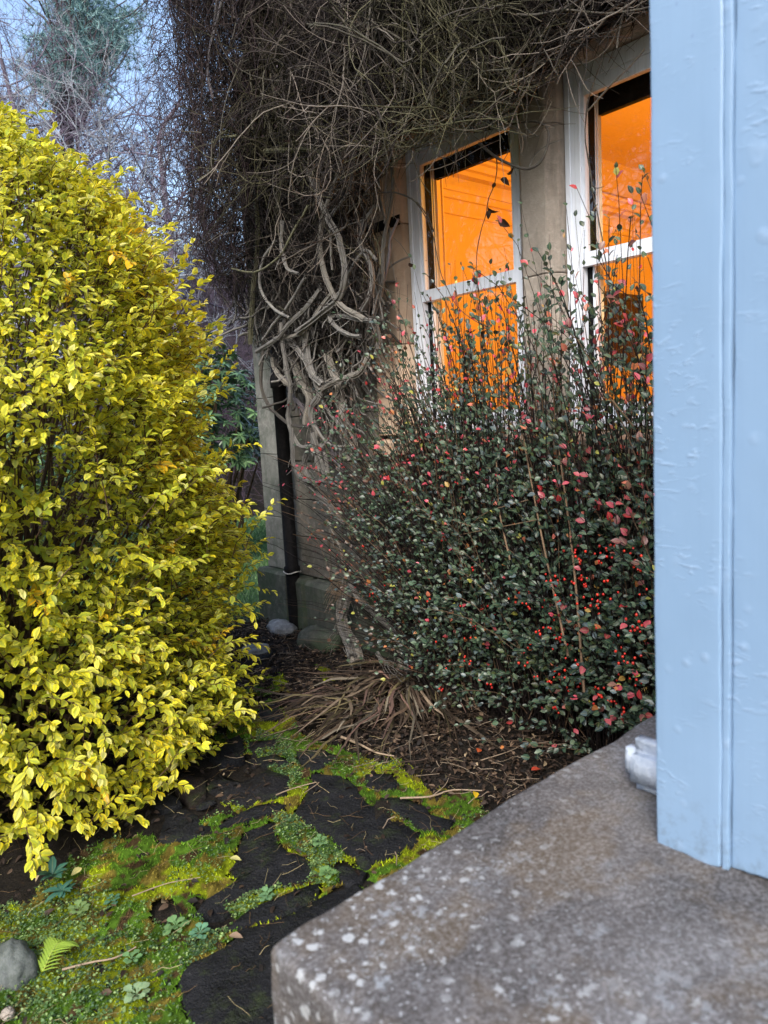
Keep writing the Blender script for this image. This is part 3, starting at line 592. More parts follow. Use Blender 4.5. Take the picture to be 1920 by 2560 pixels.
# single twigs lying about
for px_, r, lab in [([(1000,1995),(1080,1990),(1125,1972),(1205,1975)], .005, 'long pale forked twig on the soil beside the coping stone'),
                    ([(155,2418),(230,2400),(290,2390),(340,2365)], .004, 'pale bent twig on the moss beside the fern'),
                    ([(850,1835),(900,1860),(945,1880),(985,1888)], .008, 'thick curved brown stick below the dead strap leaves'),
                    ([(1200,1900),(1290,1865),(1340,1840)], .003, 'thin straight twig under the berry shrub'),
                    ([(690,1990),(720,1975),(797,1952),(760,1980)], .003, 'short curled twig on the flagstone joint'),
                    ([(330,2240),(420,2205),(500,2190)], .0025, 'thin dark twig across the moss above the pale weeds')]:
    w2 = on(px_, 2, .035); w2[:, 2] = .03 + noise(w2[:, :2], 8, 5) * .008
    p_ = smooth_path(w2, 10)[None]; B = Bag(); B.add(*tubes(p_, np.linspace(r, r * .5, 10)[None], 5, np.array([lin(150, 132, 112)])))
    if 'forked' in lab: 
        w3 = on([(1080,1990),(1115,1960),(1122,1945)], 2, .035); B.add(*tubes(smooth_path(w3, 6)[None], np.linspace(r * .6, r * .3, 6)[None], 4, np.array([lin(150, 132, 112)])))
    B.build('twig', M['twig'], None, True, label=lab, cat='twig', group='twigs lying on the ground')
for (px_, py_), col, lab in [((1195,1887), lin(205, 92, 50), 'orange fallen leaf on the dark soil under the shrub'), ((1328,1932), lin(190, 70, 50), 'rust red fallen leaf close to the coping stone edge'), ((1188,1986), lin(225, 185, 40), 'yellow fallen leaf on the green moss by the coping'), ((575,2153), lin(205, 200, 130), 'pale yellow fallen leaf on the dark flagstone'), ((573,2348), lin(160, 135, 115), 'pinkish brown fallen leaf at the edge of the largest flag'), ((205,2177), lin(225, 215, 140), 'cream fallen leaf on the moss under the golden shrub')]:
    w = on([(px_, py_)], 2, .03)[0]; B = Bag(); a = rng.uniform(0, 6); stamp(B, leaf_template([(.2, .2), (.45, .3), (.75, .2)], .35, .25), frames(np.array([[math.cos(a), math.sin(a), .15]]), np.array([[.2, -.3, 1]])), w[None] + [0, 0, .012], np.array([.045]), col[None])
    B.build('fallen_leaf', M['weed'], None, True, label=lab, cat='leaf', group='leaves fallen on the path')
# rocks
def rock(name, px_, size, seed, mat, label, z=.02, group='rocks along the path and wall'):
    w = on([px_], 2, z)[0]; bm = bmesh.new(); bmesh.ops.create_icosphere(bm, subdivisions=4, radius=1)
    c = np.array([v.co[:] for v in bm.verts]); d = 1 + .22 * noise(c, 1.1, seed) + .07 * noise(c, 4, seed + 1) + .025 * noise(c, 12, seed + 2)
    for v, k in zip(bm.verts, d): v.co = Vector(w) + Vector((v.co.x * size[0], v.co.y * size[1], max(v.co.z, -.4) * size[2])) * float(k)
    for f in bm.faces: f.smooth = True
    me = bpy.data.meshes.new(name); bm.to_mesh(me); bm.free(); me.materials.append(mat); return obj(name, me, None, label=label, cat='rock', group=group)
rock('rock', (800, 1605), (.13, .19, .12), 71, M['plinth'], 'green mossy boulder at the foot of the wall right of the downpipe')
rock('rock', (705, 1572), (.10, .16, .07), 74, M['grey_stone'], 'grey stone at the house corner left of the downpipe')
rock('rock', (640, 1625), (.12, .10, .035), 77, M['grey_stone'], 'flat bluish stone beside the golden shrub')
rock('rock', (22, 2425), (.065, .11, .075), 81, M['grey_stone'], 'pale grey stone with a mossy top at the left edge by the fern')
rock('rock', (20, 2535), (.018, .02, .015), 83, M['mullion'], 'small round cream pebble in the bottom left corner')
rock('rock', (515, 2015), (.045, .03, .012), 85, M['flag'], 'small flat reddish stone on the moss by the dark flags')
# weeds
wleaf = leaf_template([(.12, .09), (.35, .19), (.65, .2), (.88, .1)], .3, .3); rleaf_t = leaf_template([(.15, .03), (.4, .05), (.6, .28), (.82, .3)], .15, .25)
def weed(px_, n_, size, col, tpl, label, up=.5, z=.02):
    w = on([px_], 2, z)[0]; root = empty('weed', w, label, 'weed', 'small weeds in the moss')
    size *= .72; n_ = int(n_ * 1.5); col = col * .7
    for k in range(n_):
        a = k * 2.4 + rng.uniform(-.3, .3); e = rng.uniform(.1, up) + .5 * up * (k / n_); X = np.array([[math.cos(a), math.sin(a), e]]); B = Bag()
        stamp(B, tpl, frames(X, np.array([[-math.cos(a) * e, -math.sin(a) * e, 1.]])), w[None] + [0, 0, .004 + .012 * k / n_], np.array([size * rng.uniform(.65, 1.1)]), (col * rng.uniform(.8, 1.2))[None]); B.build('leaf', M['weed'], root, True)
weed((132, 2195), 9, .085, lin(70, 122, 105), wleaf, 'bluish green rosette of pointed leaves under the golden shrub', .9, .07)
weed((155, 2235), 8, .08, lin(76, 130, 112), wleaf, 'lower blue green rosette below the taller one', .5, .03)
weed((285, 2255), 7, .045, lin(96, 150, 120), rleaf_t, 'small grey green tuft in the moss right of the blue rosettes')
weed((200, 2282), 8, .055, lin(140, 172, 110), rleaf_t, 'pale lobed weed with a yellowing leaf below the rosettes')
weed((440, 2322), 9, .06, lin(135, 180, 120), rleaf_t, 'pale green lobed weed in the middle of the moss')
weed((500, 2340), 8, .05, lin(120, 176, 140), rleaf_t, 'mint green weed nearest the largest dark flagstone')
weed((330, 2405), 6, .045, lin(130, 180, 120), rleaf_t, 'soft green weed beside the bent twig')
weed((342, 2495), 10, .055, lin(165, 196, 150), rleaf_t, 'whitish green clover patch near the bottom edge')
weed((668, 2248), 9, .05, lin(130, 176, 125), rleaf_t, 'clover clump beside the corner of the coping stone')
weed((800, 2110), 8, .045, lin(135, 180, 120), rleaf_t, 'bright round leaved weed in the joint between two dark flags')
weed((820, 2190), 8, .045, lin(130, 175, 110), rleaf_t, 'leafy weed tuft at the lower end of the flag joint')
# fern frond
w = on([(150, 2420)], 2, .02)[0]; FERN = empty('fern', w, 'bright yellow green fern frond on the moss at the left', 'fern')
tip = on([(185, 2375)], 2, .02)[0]; st = on([(108, 2440)], 2, .02)[0]; rc = smooth_path([w + [.0, 0, 0] if False else tip + [0, 0, .03], (tip + st) / 2 + [0, 0, .06], st + [0, 0, .015]], 16)
B = Bag(); B.add(*tubes(rc[None], np.linspace(.0008, .0016, 16)[None], 4, np.array([lin(150, 165, 70)]))); B.build('frond_stem', M['twig'], FERN)
pin = leaf_template([(.1, .075), (.5, .07), (.85, .035)], .3, .25); tan = unit(np.gradient(rc, axis=0))
for k in range(1, 16):
    for s in (-1, 1):
        side = np.cross(tan[k], [0, 0, 1]) * s; X = side * .9 - tan[k] * .45 + np.array([0, 0, .05]); L = .062 * math.sin(min(1, (k + 1) / 8) * PI / 2) * (1 if k < 12 else .8)
        B = Bag(); stamp(B, pin, frames(X[None], np.array([[0, 0, 1.]])), rc[k][None], np.array([L]), (lin(150, 178, 70) * rng.uniform(.85, 1.1))[None]); B.build('leaflet', M['weed'], FERN, True)
# withered strap-leaved plant
c_w = on([(985, 1700)], 2, .02)[0]; DEAD = empty('withered_plant', c_w, 'flattened clump of withered strap leaves on the soil below the creeper trunk', 'dead plant')
def strap(p0, p1, h, wid, col, droop=.0):
    s = np.linspace(0, 1, 9); P = p0[None] + (p1 - p0)[None] * s[:, None]; P[:, 2] += h * np.sin(s * PI * .75) ** 1.2; P += np.stack([noise(P, 4, 3), noise(P, 4, 4), noise(P, 6, 5)], 1) * .02 + rng.normal(0, .003, (9, 3)); P[:, 2] = np.maximum(P[:, 2], .008)
    T = unit(np.gradient(P, axis=0)); tw = rng.uniform(-1, 1); S = unit(np.cross(T, [0, 0, 1.]) + np.array([0, 0, 1]) * tw * s[:, None]); w = wid * np.minimum(1, (1 - s) * 3 + .12)[:, None]
    N_ = np.cross(S, T); V = np.stack([P - S * w, P + N_ * w * .35, P + S * w], 1).reshape(-1, 3); i = np.arange(27).reshape(9, 3)
    q = np.concatenate([np.stack([i[:-1, k], i[1:, k], i[1:, k + 1], i[:-1, k + 1]], 1) for k in (0, 1)]); B = Bag(); B.add(V, [q], col); return B
dcol = [lin(150, 132, 112), lin(118, 98, 80), lin(172, 160, 140), lin(134, 122, 88), lin(150, 120, 108), lin(92, 78, 66)]
for k in range(230):
    f = rng.random()
    if f < .5: e = (rng.uniform(670, 840), rng.uniform(1755, 1870)); b0 = (rng.uniform(880, 1010), rng.uniform(1690, 1790))
    elif f < .82: e = (rng.uniform(960, 1210), rng.uniform(1760, 1880)); b0 = (rng.uniform(980, 1110), rng.uniform(1660, 1740))
    else: e = (rng.uniform(800, 960), rng.uniform(1690, 1760)); b0 = (rng.uniform(960, 1060), rng.uniform(1660, 1720))
    p0, p1 = on([b0, e], 2, .02); tt = rng.uniform(0, .35); p0 = p0 + (p1 - p0) * tt * rng.random(); p1 = p1 + np.array([rng.normal(0, .11), rng.normal(0, .17), 0]); p0[2] = rng.uniform(.005, .05)
    strap(p0, p1, rng.uniform(.0, .085), rng.uniform(.003, .0100), dcol[rng.integers(6)] * rng.choice([.18, .3, .45, .65, .95])).build('dry_leaf', M['dry'], DEAD, True)

# ------------------------------------------------------------------ climbing creeper
VINE = empty('climbing_creeper', on([(880, 1640)], 2, 0)[0] * [1, 1, 0], 'great tangled bare creeper covering the upper house wall and hanging over the windows', 'climbing plant')
VM = np.array([(395,-600),(400,-60),(425,20),(440,150),(452,300),(465,450),(478,600),(500,700),(560,760),(640,880),(690,960),(740,1000),(860,1000),(925,860),(950,700),(958,450),(1000,400),(1080,365),(1150,345),(1230,330),(1290,315),(1330,260),(1390,205),(1450,125),(1540,75),(1640,35),(1900,-100),(1900,-600)], float)
def depth_of(px):                                    # how far the tangle stands off the wall
    x, y = px[:, 0], px[:, 1]
    return np.clip(.16 + .5 * np.clip((820 - y) / 500, 0, 1) * np.clip((1500 - x) / 500, .12, 1) + .22 * np.clip((640 - x) / 200, 0, 1), .1, .85)
def vine_strands(n, K, length, r0, r1, wild, colf, layer, seedpoly=VM, hang=0.0, sides=3):
    px = np.column_stack([rng.uniform(380, 1800, n * 3), rng.uniform(-420, 1000, n * 3)]); px = px[inpoly(px, seedpoly)][:n]; n = len(px)
    D = depth_of(px); x = -D * layer(n) - .02; P0 = on(px, 0, x)
    d = unit(rng.normal(size=(n, 3)) * [.35, 1, 1.15] + [0, 0, -hang]); L = rng.uniform(*length, n); ax = unit(rng.normal(size=(n, 3)) * [1, .4, .4]); w = rng.normal(0, wild, n)
    P = [P0]; cur = d
    for k in range(K - 1):
        cur = unit(cur + np.cross(ax, cur) * w[:, None] / K + rng.normal(0, .09, (n, 3)) + (rng.random((n, 1)) < .16) * rng.normal(0, .5, (n, 3)) + [0, 0, -hang * .12]); P.append(P[-1] + cur * (L / (K - 1))[:, None])
    P = np.stack(P, 1); lim = -.015
    P[:, :, 0] = np.where(P[:, :, 1] < 5.15, np.minimum(P[:, :, 0], lim - rng.uniform(0, .03, (n, 1))), P[:, :, 0])
    pr_ = proj(P.reshape(-1, 3)); off = (~inpoly(pr_[:, :2], seedpoly)).reshape(n, K).sum(1); ok = off <= K * (.12 if hang < .3 else .4); P = P[ok]; n = len(P)
    return P, np.linspace(1, .55, K)[None] * rng.uniform(r0, r1, n)[:, None], colf(P)
def col_grey(P):
    px = proj(P[:, 0]); left = np.clip((700 - px[:, 0]) / 200, 0, 1)[:, None]; up = np.clip((300 - px[:, 1]) / 300, 0, 1)[:, None] * np.clip((1000 - px[:, 0]) / 300, 0, 1)[:, None]
    c = np.where(rng.random((len(P), 1)) < .3, lin(128, 119, 110), lin(48, 42, 39)); g = np.clip((noise(P[:, 0], 1.6, 51) - .05) * 2.2, 0, .75)[:, None]
    c = c * (1 - g) + lin(96, 95, 66) * g; pur = np.clip(left * .75 + up * .5, 0, .85); c = c * (1 - pur) + lin(54, 41, 45) * pur
    return c * rng.uniform(.25, 1.1, (len(P), 1))
def col_dark(P): return np.array([lin(30, 25, 25)]) * rng.uniform(.3, 1.1, (len(P), 1))  # depth shade put into the colour of the inner twigs
TW = Bag()
TW.add(*tubes(*(lambda r: (r[0], r[1], 3, r[2]))(vine_strands(7500, 7, (.25, .7), .0020, .0042, 1.4, col_dark, lambda n: rng.uniform(.0, .8, n)))))
TW.add(*tubes(*(lambda r: (r[0], r[1], 3, r[2]))(vine_strands(6000, 8, (.2, .55), .0014, .0027, 1.6, col_grey, lambda n: rng.uniform(.45, 1.05, n)))))
def thin_trunk_zone(r, keep=.35):
    q = proj(r[0].mean(1)); z = inpoly(q[:, :2], [(580,620),(640,420),(760,400),(960,400),(960,800),(880,1020),(740,1010),(600,860)]) & (rng.random(len(q)) > keep); return tuple(a[~z] for a in r)
def forks(r, k, lo=.12, hi=.34):
    P, R, C = r; n = len(P); out = []
    for _ in range(k):
        i = rng.integers(2, P.shape[1] - 1, n); a = np.arange(n); p0 = P[a, i]; T = unit(P[a, i] - P[a, i - 1]); d = unit(T + rng.normal(0, .45, (n, 3))); L = rng.uniform(lo, hi, n); Q = [p0]
        for m in range(5): d = unit(d + rng.normal(0, .12, (n, 3))); Q.append(Q[-1] + d * (L / 5)[:, None])
        Q = np.stack(Q, 1); Q[:, :, 0] = np.where(Q[:, :, 1] < 5.15, np.minimum(Q[:, :, 0], -.015), Q[:, :, 0]); out.append((Q, np.linspace(.75, .35, 6)[None] * R[a, i][:, None], C * rng.uniform(.8, 1.15, (n, 1))))
    return out
med = thin_trunk_zone(vine_strands(1700, 10, (.3, .7), .0026, .0044, 1.6, col_grey, lambda n: rng.uniform(.7, 1.08, n), hang=.28), .3)
for P_, R_, C_ in [med] + forks(med, 3): TW.add(*tubes(P_, R_, 4, C_))
# fine reddish hanging shoots at the outer corner
LP = np.array([(395,-600),(400,-60),(425,20),(440,150),(452,300),(465,450),(478,600),(500,690),(600,760),(640,600),(650,200),(680,-600)], float)
TW.add(*tubes(*(lambda r: (r[0], r[1], 3, r[2]))(vine_strands(8000, 7, (.2, .6), .0014, .0027, 1.4, lambda P: np.array([lin(50, 38, 40)]) * rng.uniform(.3, 1.1, (len(P), 1)), lambda n: rng.uniform(.2, 1.1, n), LP, .45))))
def edge_fringe(n):
    px = np.column_stack([rng.uniform(372, 470, n), rng.uniform(-300, 640, n)]); px[:, 0] += np.clip(px[:, 1], 0, 700) * .09
    P = [on(px, 0, -rng.uniform(.1, .8, n))]; cur = unit(rng.normal(size=(n, 3)) + [0, .3, -.4])
    for k in range(5): cur = unit(cur + rng.normal(0, .35, (n, 3)) + [0, 0, -.15]); P.append(P[-1] + cur * rng.uniform(.02, .07, (n, 1)))
    return np.stack(P, 1), np.full((n, 6), 1) * rng.uniform(.0012, .0024, (n, 1)), np.array([lin(62, 50, 56)]) * rng.uniform(.4, 1.1, (n, 1))
e_ = edge_fringe(1300); TW.add(*tubes(e_[0], e_[1], 3, e_[2]))
TW.build('twig_mass', M['twig'], VINE, kind='stuff')
# dead leaves and bark flakes caught in the tangle
B = Bag(); n = 5200; px = np.column_stack([rng.uniform(380, 760, n), rng.uniform(-350, 800, n)]); px = px[inpoly(px, VM)]; n = len(px); P = on(px, 0, -depth_of(px) * rng.uniform(.4, 1.08, n))
stamp(B, small, frames(rng.normal(size=(n, 3)), rng.normal(size=(n, 3))), P, rng.uniform(.006, .018, n), np.where(rng.random((n, 1)) < .12, lin(120, 110, 116), lin(60, 42, 42)) * rng.uniform(.4, 1.1, (n, 1)))
B.build('caught_leaves', M['dry'], VINE, kind='stuff')
def c6(l): return [(600 + u / 5.53, 760 + v / 5.53) for u, v in l]
def c4(l): return [(640 + u / 3.95, 1120 + v / 3.95) for u, v in l]
def c2(l): return [(440 + u / 2.592, v / 2.592) for u, v in l]
def c3(l): return [(960 + u / 2.37, v / 2.37) for u, v in l]
def c5(l): return [(800 + u / 1.975, 800 + v / 1.975) for u, v in l]
G, T_, DK, GN, PU = lin(120, 118, 116), lin(134, 129, 122), lin(44, 39, 38), lin(98, 98, 70), lin(104, 98, 108)
STEMS = [   # photo trace, stand-off from the wall at start and end, radius m at start and end, colour, shagginess
 (c6([(900,300),(900,480),(960,870),(1060,1100),(1110,1250),(1010,1420),(1000,1640),(1060,1800),(1010,1950),(1080,2130),(1120,2300)]), .22, .16, .017, .022, G, .1),
 (c6([(1200,700),(1290,920),(1370,1130),(1390,1350),(1450,1600),(1510,1850),(1580,2150)]), .14, .14, .022, .034, T_, .5),
 (c6([(580,250),(600,650),(640,900),(690,1080),(690,1300),(670,1600),(740,1830),(830,1970),(960,1960)]), .26, .2, .011, .012, G, 0),
 (c6([(1800,700),(1659,950),(1500,1010),(1350,1060),(1130,1190)]), .2, .24, .014, .016, T_, .2),
 (c6([(960,1700),(800,1690),(660,1650),(540,1550),(380,1400),(310,1200),(290,900),(310,700),(330,500)]), .2, .14, .009, .009, DK, 0),
 (c6([(220,660),(500,480),(740,210),(960,0),(1100,-200)]), .3, .3, .011, .012, G, 0),
 (c6([(440,740),(460,860),(560,1000),(650,1080),(720,1150)]), .22, .22, .012, .012, T_, 0),
 (c6([(1659,440),(1520,430),(1390,360),(1290,250),(1200,0)]), .24, .28, .010, .010, G, 0),
 (c6([(600,470),(800,630),(930,800),(1000,960),(1150,1110)]), .2, .24, .013, .016, G, .1),
 (c6([(1060,1200),(1130,1330),(1250,1530),(1370,1680),(1410,1820)]), .17, .17, .010, .008, G, 0),
 (c6([(1040,1700),(1120,1830),(1290,1960),(1400,1970),(1560,1960)]), .2, .2, .008, .007, G, 0),
 (c6([(700,700),(790,940),(870,1100),(970,1280),(940,1500),(930,1660)]), .13, .13, .018, .022, T_, .5),
 (c6([(640,1000),(700,1250),(830,1400),(900,1560)]), .12, .12, .014, .012, PU, .4),
 (c4([(350,-200),(360,0),(370,160),(430,280),(540,330),(690,325)]), .2, .24, .010, .011, G, 0),
 (c4([(480,250),(540,370),(610,470),(740,580),(800,680),(880,760)]), .18, .16, .016, .015, G, .2),
 (c4([(640,-40),(690,100),(720,280),(760,350),(850,375)]), .2, .22, .012, .010, G, .1),
 (c4([(700,700),(730,760),(780,890),(830,980),(870,1200),(910,1300)]), .15, .17, .009, .012, T_, .1),
 (c4([(560,-150),(600,0),(660,150),(690,260)]), .17, .2, .014, .012, G, .2),
 (c4([(680,-100),(740,60),(820,140),(880,240)]), .14, .14, .018, .013, PU, .4),
 (c4([(500,60),(480,160),(500,240),(560,320)]), .13, .15, .014, .012, G, .3),
 (c4([(960,1180),(905,1290),(880,1450),(840,1620),(870,1780),(950,1950),(1010,2120)]), .16, .36, .022, .05, T_, 1.0),
 (c4([(940,1300),(920,1500),(850,1700),(900,1880),(960,2060)]), .18, .40, .014, .03, G, 1.0),
 (c5([(130,1260),(160,1330),(260,1440),(370,1540),(395,1600),(420,1720)]), .14, .34, .011, .03, T_, .7),
 (c5([(350,1520),(395,1590),(440,1660),(450,1730)]), .24, .36, .018, .026, G, .8),
 (c5([(485,1560),(470,1620),(480,1700)]), .25, .35, .008, .012, G, .3),
 (c5([(280,1640),(310,1680),(330,1700)]), .4, .44, .009, .008, G, .2),
 (c2([(1100,900),(1060,1100),(980,1320),(940,1450),(940,1640),(970,1790),(1080,1980),(1220,2070)]), .34, .3, .011, .015, T_, .1),
 (c2([(860,1100),(910,1240),(980,1400),(1060,1570),(1100,1760),(1070,1900),(960,2020),(790,2150)]), .36, .3, .012, .015, G, 0),
 (c2([(1290,1330),(1220,1450),(1190,1560),(1260,1720),(1270,1870),(1210,2010)]), .24, .22, .012, .016, G, .1),
 (c2([(770,1000),(860,1120),(920,1230),(1080,1290),(1250,1260),(1430,1250),(1560,1310),(1640,1420),(1670,1500)]), .4, .12, .006, .003, DK, 0),
 (c3([(195,1200),(230,1250),(270,1350),(320,1550),(370,1700),(420,1790),(540,1900),(600,1930)]), .1, .12, .003, .002, DK, 0),
 (c2([(960,680),(1040,820),(1060,950),(1060,1080)]), .4, .32, .012, .010, GN, 0),
 (c2([(1160,900),(1150,1100),(1130,1230),(1010,1390)]), .34, .34, .008, .010, G, 0),
 (c2([(1380,960),(1410,1180),(1380,1400),(1340,1600),(1330,1900),(1240,2150)]), .12, .14, .010, .011, G, .2),
 (c2([(1330,1170),(1340,1380),(1390,1540),(1360,1760)]), .1, .1, .009, .008, G, .1),
 (c2([(1440,1420),(1390,1560),(1380,1700),(1350,1820)]), .1, .1, .006, .006, PU, 0),
 (c2([(690,1430),(690,1640),(720,1740),(790,1775)]), .4, .4, .008, .009, G, 0),
 (c2([(520,1300),(530,1480),(520,1640),(490,2000),(480,2230)]), .3, .24, .011, .013, GN, .2),
 (c2([(1080,560),(1110,700),(1170,850),(1300,960),(1380,1000)]), .4, .26, .010, .011, GN, 0),
 (c2([(1050,0),(1090,200),(1050,430),(980,560)]), .46, .46, .010, .008, G, 0),
 (c2([(570,980),(720,970),(900,980),(990,1010)]), .48, .42, .009, .009, GN, 0),
 (c2([(310,-60),(300,0),(250,220),(210,460),(240,640)]), .8, .78, .010, .009, PU, 0),
 (c2([(270,-60),(240,180),(215,330)]), .8, .78, .007, .006, PU, 0),
 (c2([(1280,2080),(1200,2070),(1100,2050),(960,2050)]), .26, .28, .010, .009, G, 0),
 (c2([(1300,1690),(1240,1620),(1160,1700),(1080,1850)]), .22, .26, .008, .008, G, 0),
 (c2([(860,720),(930,880),(980,940)]), .44, .4, .008, .008, G, 0),
 (c2([(1000,1400),(1000,1600),(1015,1750)]), .3, .3, .007, .006, G, 0),
 (c2([(1280,2060),(1310,2120),(1320,2260)]), .14, .14, .012, .014, T_, .3),
 (c2([(850,1330),(760,1500),(700,1620),(520,1760),(360,1740)]), .42, .44, .006, .005, GN, 0),
 (c2([(400,880),(240,940),(220,1100),(130,1180)]), .6, .62, .007, .006, GN, 0),
 (c2([(340,840),(250,930),(235,1060)]), .62, .6, .006, .006, GN, 0),
 (c2([(640,1560),(560,1700),(540,1850),(620,1990),(740,2060)]), .36, .34, .008, .008, G, 0),
 (c2([(840,1800),(740,1960),(620,2120),(560,2200)]), .3, .3, .008, .008, G, 0),
 (c2([(1010,1900),(900,2050),(860,2120),(640,2200)]), .28, .28, .010, .010, T_, .1),
 (c3([(440,560),(520,630),(650,690),(760,750),(845,812)]), .2, .14, .009, .008, T_, 0),
 (c3([(560,850),(680,940),(780,985),(860,1000),(930,960),(970,880),(985,790),(960,745),(800,725),(740,740)]), .14, .1, .006, .004, DK, 0),
 (c3([(670,930),(675,1010),(660,1080),(620,1180),(605,1280),(560,1430),(545,1580),(560,1700),(565,1950)]), .12, .1, .0028, .002, DK, 0),
 (c3([(860,995),(900,920),(940,880),(1060,825)]), .12, .12, .003, .002, G, 0),
 (c3([(1340,200),(1260,440),(1200,640),(1190,760),(1220,1020),(1280,1350),(1310,1500),(1325,1900)]), .16, .1, .0035, .0025, DK, 0),
 (c3([(1540,290),(1440,410),(1330,520),(1205,660)]), .16, .12, .004, .004, T_, 0),
 (c3([(1480,-80),(1440,0),(1400,150),(1380,290)]), .2, .18, .005, .004, T_, 0),
 (c3([(1225,1070),(1260,1115),(1305,1105)]), .1, .1, .0025, .0015, DK, 0),
 (c3([(860,600),(830,680),(840,760),(915,810)]), .16, .14, .004, .003, G, 0),
 (c3([(990,260),(940,430),(900,590)]), .16, .14, .004, .003, G, 0),
 (c3([(1040,-40),(960,200),(940,300)]), .22, .2, .005, .004, G, 0),
 (c3([(1160,-60),(1070,180),(1000,370)]), .2, .16, .005, .003, G, 0),
 (c3([(1020,120),(1010,250),(1030,470)]), .2, .18, .007, .007, T_, 0),
]
nst = 0; SF = Bag()
for pxs, d0, d1, r0, r1, col, shag in STEMS:
    if max(r0, r1) >= .006 and np.mean([q[1] for q in pxs]) > 350 and shag < .9: d0 += .09; d1 += .05; r0 *= 1.28; r1 *= 1.28; col = col * 1.35
    m = len(pxs); pts = on(pxs, 0, -np.linspace(d0, d1, m)); pts[:, 2] = np.maximum(pts[:, 2], -.02); K = max(8, m * 3); P = smooth_path(pts, K)
    r = np.linspace(r0, r1, K) * (1 + .12 * noise(P, 14, nst)); B = Bag(); P = P + np.stack([noise(P, 9, nst + 1), noise(P, 9, nst + 2), np.zeros(K)], 1) * .006
    if shag < .35 and max(r0, r1) < .0115:
        B.add(*tubes(P[None], r[None], 7, (col * rng.uniform(.8, 1.1))[None]))
    else:                                             # old trunk: a bundle of twisted, fraying bark strands
        k = int(9 + 12 * shag); a = rng.uniform(0, 2 * PI, k); tw = rng.uniform(-2, 2, k); s = np.linspace(0, 1, K); T = unit(np.gradient(P, axis=0)); U = unit(np.cross(T, [1., .2, 0])); V_ = np.cross(T, U)
        B.add(*tubes(P[None], (r * .8)[None], 8, (col * .6)[None]))
        ph = a[:, None] + tw[:, None] * s[None]; rr = r[None] * rng.uniform(.62, 1.02, (k, 1)) * (1 + .12 * rng.normal(size=(k, K)) * .6)
        Q = P[None] + rr[:, :, None] * (np.cos(ph)[:, :, None] * U[None] + np.sin(ph)[:, :, None] * V_[None]); B.add(*tubes(Q, r[None] * rng.uniform(.12, .3, (k, 1)), 5, col * rng.uniform(.6, 1.25, (k, 1))))
        kf = int(4 + 24 * shag); i = rng.integers(1, K - 2, kf); Q0 = P[i] + rng.normal(0, 1, (kf, 3)) * r[i][:, None] * .8; dv = unit(T[i] + rng.normal(0, .25, (kf, 3))) * rng.uniform(.08, .2, (kf, 1)); fr = Q0[:, None] + dv[:, None] * np.linspace(0, 1, 5)[None, :, None] + rng.normal(0, .004, (kf, 5, 3)); fr[:, :, 2] = np.maximum(fr[:, :, 2], .0)
        B.add(*tubes(fr, np.full((kf, 5), .0022), 3, col * rng.uniform(.6, 1.3, (kf, 1))))
    B.build('stem', M['bark'], VINE, True); nst += 1
# frayed broken stub on the old trunk
s0 = on(c4([(880, 1380)]), 0, -.2)[0]; B = Bag(); k = 60
tgt = on([(640 + u / 3.95, 1120 + v / 3.95) for u, v in zip(rng.uniform(655, 800, k), rng.uniform(1440, 1640, k))], 0, -rng.uniform(.2, .34, k)); s = np.linspace(0, 1, 6)
fr = s0 + rng.normal(0, .02, (k, 1, 3)) + (tgt - s0)[:, None] * s[None, :, None] * rng.uniform(.5, 1, (k, 1, 1)) + np.array([0, 0, .04]) * np.sin(s * PI)[None, :, None] + rng.normal(0, .004, (k, 6, 3))
B.add(*tubes(fr, np.linspace(1, .3, 6)[None] * rng.uniform(.002, .006, (k, 1)), 4, np.array([lin(165, 138, 112)]) * rng.uniform(.5, 1.1, (k, 1)))); B.build('frayed_stub', M['bark'], VINE, True)
P, R, C_ = thin_trunk_zone(vine_strands(1100, 12, (.35, .8), .0032, .0060, 1.8, col_grey, lambda n: rng.uniform(.8, 1.1, n), hang=.29), .2)
for P_, R_, F_ in forks((P[:300], R[:300], C_[:300]), 2, .1, .3): SF.add(*tubes(P_, R_, 4, F_))
SF.build('side_shoots', M['twig'], VINE, True, kind='stuff')
for i in range(min(len(P), 300 - nst)):
    B = Bag(); B.add(*tubes(P[i:i+1], R[i:i+1], 5, C_[i:i+1] * 1.15)); B.build('stem', M['bark'], VINE, True)
# side shoots hanging below the edge over the windows, and the thin trunk tangle
DP = np.array([(950,330),(1290,260),(1400,150),(1640,0),(1640,110),(1470,200),(1400,330),(1300,400),(1100,440),(960,470)], float)
B = Bag(); r = vine_strands(330, 8, (.12, .4), .0018, .0032, 1.6, lambda P: np.where(rng.random((len(P), 1)) < .5, lin(128, 116, 102), lin(70, 62, 56)) * rng.uniform(.6, 1.1, (len(P), 1)), lambda n: rng.uniform(.4, 1.2, n), DP, .35); B.add(*tubes(r[0], r[1], 3, r[2]))
TP = np.array([(560,700),(960,640),(950,760),(920,880),(880,980),(900,1060),(860,1140),(790,1050),(740,1000),(720,900),(640,870)], float)
n = 420; px = np.column_stack([rng.uniform(560, 960, n * 3), rng.uniform(650, 1140, n * 3)]); px = px[inpoly(px, TP)][:n]; n = len(px); P0 = on(px, 0, -rng.uniform(.05, .26, n)); cur = unit(np.array([0, -.25, -1]) + rng.normal(0, .45, (n, 3)) * [.3, 1, 1]); P = [P0]
for k in range(7): cur = unit(cur + rng.normal(0, .2, (n, 3))); P.append(P[-1] + cur * rng.uniform(.02, .06, (n, 1)))
P = np.stack(P, 1); P[:, :, 0] = np.minimum(P[:, :, 0], -.02); B.add(*tubes(P, np.full((n, 8), 1) * rng.uniform(.002, .009, (n, 1)), 4, np.where(rng.random((n, 1)) < .6, G, DK) * rng.uniform(.4, 1.1, (n, 1))))
B.build('shoots', M['bark'], VINE, True, kind='stuff')
